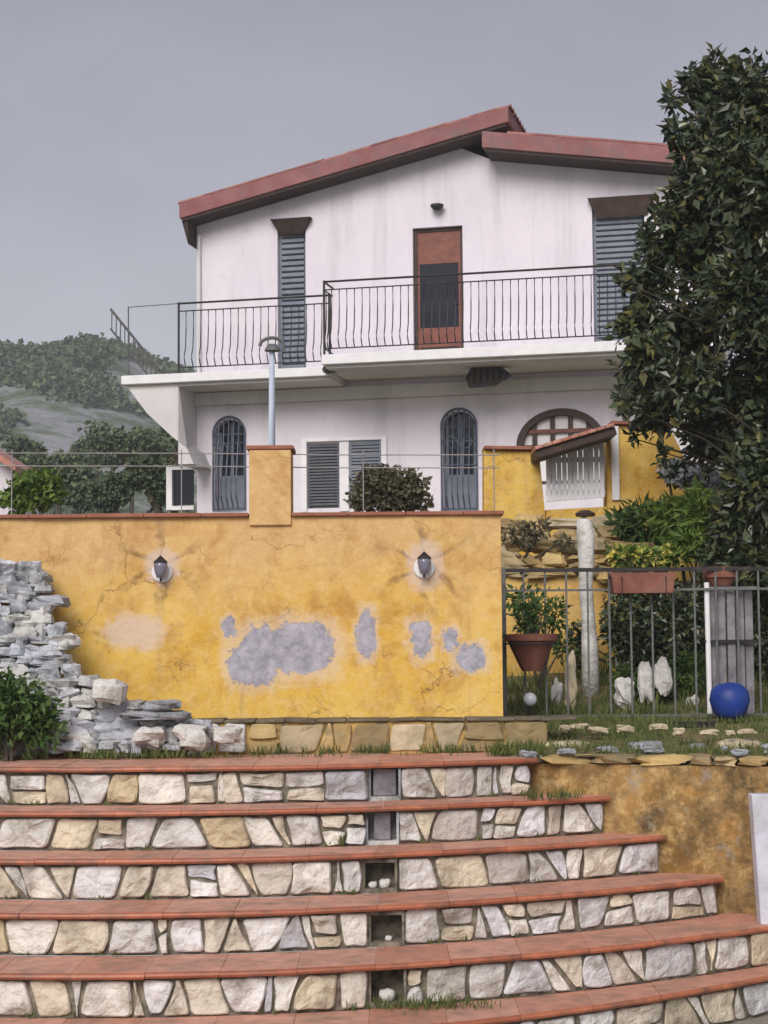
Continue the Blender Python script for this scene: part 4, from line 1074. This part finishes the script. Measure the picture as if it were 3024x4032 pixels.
# lamp above the door, vent patch under the balcony
c_ = hp(542, 256, -.1); cw = HM @ Vector((c_[0], -.1, c_[1]))
t = thing('porch_lamp', HM @ Vector((c_[0], 0, c_[1]-.05)), 'tiny dark wall lamp above the brown balcony door', 'wall lamp', rz=YAW)
mb = MB(); mb.lathe([(.001,-.07),(.06,-.06),(.10,-.02),(.115,.02),(.10,.03),(.001,.035)], (0, -.12, .05), 14); mb.build('shade', M['iron'], t, local=True, smooth=True)
mb = MB(); mb.box(-.02, .02, -.1, 0, .05, .08); mb.build('bracket', M['iron'], t, local=True)
def damaged(x0, y0, x1, y1, v, nsl, label):
    a = hp(x0, y1, v); b = hp(x1, y0, v)
    t = thing('slatted_box', HM @ Vector(((a[0]+b[0])/2, v, a[1])), label, 'wooden box', rz=YAW)
    w = b[0]-a[0]; h = b[1]-a[1]
    mb = MB(); mb.prism([(-w/2, h*.45), (-w*.45, .0), (w*.12, 0.05*h), (w/2, h*.55), (w*.3, h*.92), (-w*.35, h)], .01, .2); mb.build('back_board', M['blackp'], t, local=True)
    mb = MB()
    for i in range(nsl):
        x = -w*.42+w*.84*(i+.5)/nsl; hh_ = h*(.86 if x < 0 else .86-.5*x/w*1.6); mb.box(x-w*.04, x+w*.04, -.02, .009, h*.12+(.2*h*x/w if x > 0 else 0), hh_)
    mb.build('slats', M['dbrown'], t, local=True)
damaged(577, 452, 632, 479, -.9, 6, 'brown slatted box hanging under the middle of the balcony')
damaged(399, 451, 422, 461, -1.2, 3, 'tiny brown box under the corner where the balcony steps forward')
# sloping stair rail beyond the left end of the balcony
a = HM @ Vector((*hp(136, 384, 5.0), 0)).xzy if False else None
p0 = P(137, 383, 33.5); p1 = P(196, 456, 33.5)
t = thing('stair_rail', (p1.x, p1.y, p1.z-.3), 'sloping dark lattice stair rail beyond the left end of the balcony', 'railing')
mb = MB(); mb.tube([p0, p1], .028, 6); mb.tube([p0-Vector((0,0,.38)), p1-Vector((0,0,.38))], .022, 6); mb.build('rails', M['irong'], t)
for i in range(11):
    q = p0.lerp(p1, (i+.3)/11); mb = MB(); mb.tube([q, q-Vector((0,0,.38))], .012, 5); mb.build('bar', M['irong'], t)

# street lamp in front of the house
YL = 21.0
b0 = P(337, 552, YL); t0 = P(337, 432, YL)
t = thing('street_lamp', (b0.x, YL, gh(b0.x, YL)), 'pale blue lamp pole in front of the house left of the shutters', 'street lamp')
mb = MB(); mb.tube([(b0.x, YL, gh(b0.x, YL)-.05), (b0.x, YL, b0.z), (t0.x, YL, t0.z)], .05, 12, .032); mb.build('pole', M['pole'], t, smooth=True)
mb = MB(); hw = 15*YL/F
mb.tube([(t0.x-hw, YL, t0.z+.03)]+[(t0.x-hw*math.cos(a), YL, t0.z+.04+.09*math.sin(a)) for a in [math.pi*i/10 for i in range(1, 10)]]+[(t0.x+hw, YL, t0.z-.02)], .022, 7); mb.build('arm', M['irong'], t)
mb = MB(); mb.lathe([(.001,.02),(.05,.02),(.09,-.03),(.10,-.06),(.001,-.07)], (t0.x+.01, YL, t0.z+.03), 14); mb.build('lamp_head', M['irong'], t)

# round bush behind the wall
shrub('round_bush', [pb(482,612,13.5,44,26), pb(470,600,13.5,32,24), pb(508,606,13.5,24,24), pb(450,620,13.5,20,14), pb(524,624,13.5,12,12)], 3400, .045, .015, M['leafo'],
      'round brown green bush growing behind the wall before the shutters', 'bush', (P(482,640,13.5).x, 13.5, gh(0,13.5)), seed=31, stems=9)
# planting and neighbour at the left behind the wall
shrub('bright_shrub', [pb(48,606,17,28,24), pb(22,615,17,18,20)], 900, .09, .03, M['leafy'], 'bright yellow green shrub behind the left part of the wall', 'shrub', (P(45,640,17).x, 17, gh(-3,17)), seed=32)
for i, (px, py, Y, rx, rz, lb, mt) in enumerate(((190,598,34,34,36,'round tree close to the left corner of the house','leafh'), (140,612,38,28,26,'grey green tree left of the round tree','leafh'),
        (212,600,40,24,40,'narrow dark tree seen beside the white porch frame','leafo'), (160,560,60,60,36,'broad grey green tree on the slope below the balcony tip','leafh'), (95,612,45,26,22,'low grey green tree behind the bright shrub','leafh'), (215,545,62,22,34,'tall tree crown right under the raked buttress','leafh'), (70,588,50,46,26,'wide grey green tree behind the bright shrub and the shed','leafh'), (120,560,70,30,22,'small rounded tree on the rocky slope under the ridge','leafh'), (28,560,75,26,20,'small green tree on the rocky slope above the orange shed roof','leafh'))):
    q = P(px, py, Y); s_ = Y/F; g = random.Random(50+i); zg_ = gh(q.x, q.y)
    t = thing('hill_tree', (q.x, Y, zg_), lb, 'tree', 'trees left of the house')
    bl = [((q.x+g.uniform(-.6,.6)*rx*s_, Y+g.uniform(-.3,.3), q.z+g.uniform(-.5,.5)*rz*s_), rx*s_*.5, rx*s_*.5, rz*s_*.5) for _ in range(7)]
    mb = MB(); cloud(mb, bl, 2600, .12*Y/38, .05*Y/38, g, .4, clump=.4); mb.build('crown', M[mt], t)
    mb = MB(); mb.tube([(q.x, Y, zg_-.1), (q.x+.1, Y, (zg_+q.z)/2), (q.x, Y, q.z)], .12, 8, .04); mb.build('trunk', M['bark'], t)
# neighbour's ochre roof corner at left edge
t = thing('neighbour_shed', (P(-60,640,19).x, 19, gh(-4,19)), 'corner of a small shed with an orange roof at the left edge', 'shed')
mb = MB(); a = P(-150, 640, 19); b = P(14, 640, 19); z1_ = P(0, 578, 19).z; mb.box(a.x, b.x, 19, 21, gh(-4,19)-.1, z1_); mb.build('wall', M['white'], t)
mb = MB(); p = [P(-100,500,18.8), P(19,576,18.8), P(19,584,18.8), P(-100,510,18.8)]; mb.prism([(v.x, v.z) for v in p], 18.8, 21.2); mb.build('roof', M['tile'], t)

# ------------------------------------------------------------------ big tree at the right
g = random.Random(77); YT = 12.4
tb = P(935, 895, YT); t = thing('dark_tree', (tb.x+.25, YT, gh(2.5, YT)), 'large dark evergreen tree with glossy leaves filling the right edge', 'tree')
outline = [(885,110,45,38),(930,130,60,55),(880,170,32,38),(862,212,24,28),(905,220,62,55),(850,255,36,40),(822,300,38,34),(880,320,60,60),(930,360,70,80),(805,350,32,34),(795,400,34,34),(850,410,56,50),(800,440,34,34),(792,478,28,26),(840,480,56,44),(905,500,70,70),(812,515,26,24),(888,545,44,36),(945,600,56,70),(915,640,36,40),(960,250,80,120),(980,450,90,150),(900,690,34,30),(955,690,60,50),(832,125,5,22),(838,165,8,20),(846,190,8,14),(1010,200,80,120),(1060,420,110,200),(1050,620,90,120),(780,505,12,10)]
bl = [pb(x, y, YT+g.uniform(-.45,.35), rx, rz) for (x, y, rx, rz) in outline]
bl = [(b[0], b[1]*.86, b[1]*.9, b[3]*.86) for b in bl]
bl += [pb(x_+g.uniform(-4,4), y_+g.uniform(-4,4), YT+g.uniform(-.3,.2), g.uniform(5,9), g.uniform(9,16)) for (x_, y_) in [(832,118),(838,160),(858,96),(884,78),(905,84),(930,72),(820,262),(800,300),(776,352),(766,400),(760,450),(768,500),(790,540),(824,558),(850,150),(808,330),(846,218),(872,140)]]
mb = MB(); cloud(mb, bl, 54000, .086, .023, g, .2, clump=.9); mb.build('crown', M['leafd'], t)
mb = MB()
base = Vector((tb.x+.25, YT, gh(2.5, YT)-.1)); fork = P(950, 560, YT); fork.x = base.x-.05
mb.tube([base, base.lerp(fork, .5)+Vector((.04,0,0)), fork], .10, 12, .06)
twigs = [(832,118),(838,160),(858,96),(884,72),(905,80),(930,68),(820,262),(800,300),(772,352),(762,400),(756,450),(764,500),(790,545),(826,562),(850,150),(812,330)]
top_ = P(948, 150, YT); mb.tube([fork, fork.lerp(top_, .5)+Vector((-.05,.02,0)), top_], .06, 9, .012)
for b in bl[::3]+[(tuple(P(x_, y_, YT+g.uniform(-.3,.3))), 0) for x_, y_ in twigs]:
    c_ = Vector(b[0]); zz = c_.z-g.uniform(.25,.6)
    st = base.lerp(fork, max(.35, (zz-base.z)/(fork.z-base.z))) if zz < fork.z else fork.lerp(top_, min(.95, (zz-fork.z)/(top_.z-fork.z)))
    mb.tube([st, st.lerp(c_, .5)+rv(g)*.05+Vector((0,0,.03)), c_], .016, 5, .004)
mb.build('trunk', M['bark'], t)
# twigs poking out at the top-left
# ------------------------------------------------------------------ grass and weeds
def tufts(spots, label, seed):
    g = random.Random(seed); mb = MB()
    for (c, r_, n_, L) in spots:
        for _ in range(n_):
            p = Vector(c)+Vector((g.gauss(0, r_*.5), g.gauss(0, r_*.3), 0))
            d = Vector((g.gauss(0,.35), g.gauss(0,.35), 1)).normalized(); mb.leaf(p, d, rv(g), L*g.uniform(.5,1.3), .0035+.03*max(0, L-.08))
    o = mb.build('weeds', M['grass']); S(o, label, 'weeds', kind='stuff'); return o
sp = []
g = random.Random(4)
for i in range(46): x = g.uniform(-3.4, -1.0); sp.append(((x, 9.62+g.uniform(-.05,.08), .0), .10, 26, .07))
for i in range(20): x = g.uniform(-1.0, .7); sp.append(((x, 9.66, .0), .08, 8, .035))
for i in range(420):
    x = g.uniform(.7, 3.0); y = g.uniform(wline(x)+.15, 11.2); sp.append(((x, y, gh(x, y)), .12, 16, .05))
for i in range(34): sp.append(((g.uniform(-.9, .8), 9.93, .0), .05, 14, .06))
for i in range(14): sp.append(((g.uniform(.55, .85), g.uniform(9.5, 9.75), .0), .05, 22, .09))
sp.append(((nx_of(1)-.16, dcurve(1,0)+.10, -.0), 0.0, 0, .02))
for i in range(170):
    x = g.uniform(.75, 3.0); y = g.uniform(11.3, 12.6); sp.append(((x, y, gh(x, y)), .10, 16, g.uniform(.09, .20)))
for i in range(60):
    x = g.uniform(.8, 2.6); y = g.uniform(11.25, 11.5); sp.append(((x, y, gh(x, y)), .08, 14, .10))
tufts(sp, 'short grass and weeds along the wall foot and the right terrace', 3)
sp = []
for k in range(1, 6):
    for i in range(9):
        x = g.uniform(-2.4, ENDX[k]-.1); sp.append(((x, dcurve(k-1, min(x, ENDX[k-1]))+.03, -k*RS), .03, 7, .035))
for (px, k, n_, L, r_) in ((500,5,80,.05,.16),(560,5,50,.05,.12),(432,3,20,.05,.03),(700,1,60,.07,.08),(510,5,46,.06,.10), (545,5,40,.07,.10), (470,5,20,.06,.05), (425,2,18,.07,.02), (660,1,40,.06,.05), (680,1,30,.05,.05), (590,5,25,.05,.1)):
    y = dcurve(k-1, 0)+.02; x = ray(px, 1100).x*y; sp.append(((x, min(y, dcurve(k-1, min(x, ENDX[k-1]))+.02), -k*RS), r_, n_, L))
tufts(sp, 'small weeds sprouting from the joints of the steps', 6)

# thin air between the camera and the hill
m = bpy.data.materials.new('haze'); m.use_nodes = True; nt = m.node_tree; nt.nodes.clear()
o_ = nt.nodes.new('ShaderNodeOutputMaterial'); pv = nt.nodes.new('ShaderNodeVolumePrincipled')
pv.inputs['Color'].default_value = (.86, .90, .95, 1); pv.inputs['Density'].default_value = .0012
nt.links.new(pv.outputs[0], o_.inputs['Volume'])
mb = MB(); mb.box(-230, 230, -60, 322, -2.2, 70); S(mb.build('haze', m), kind='stuff')
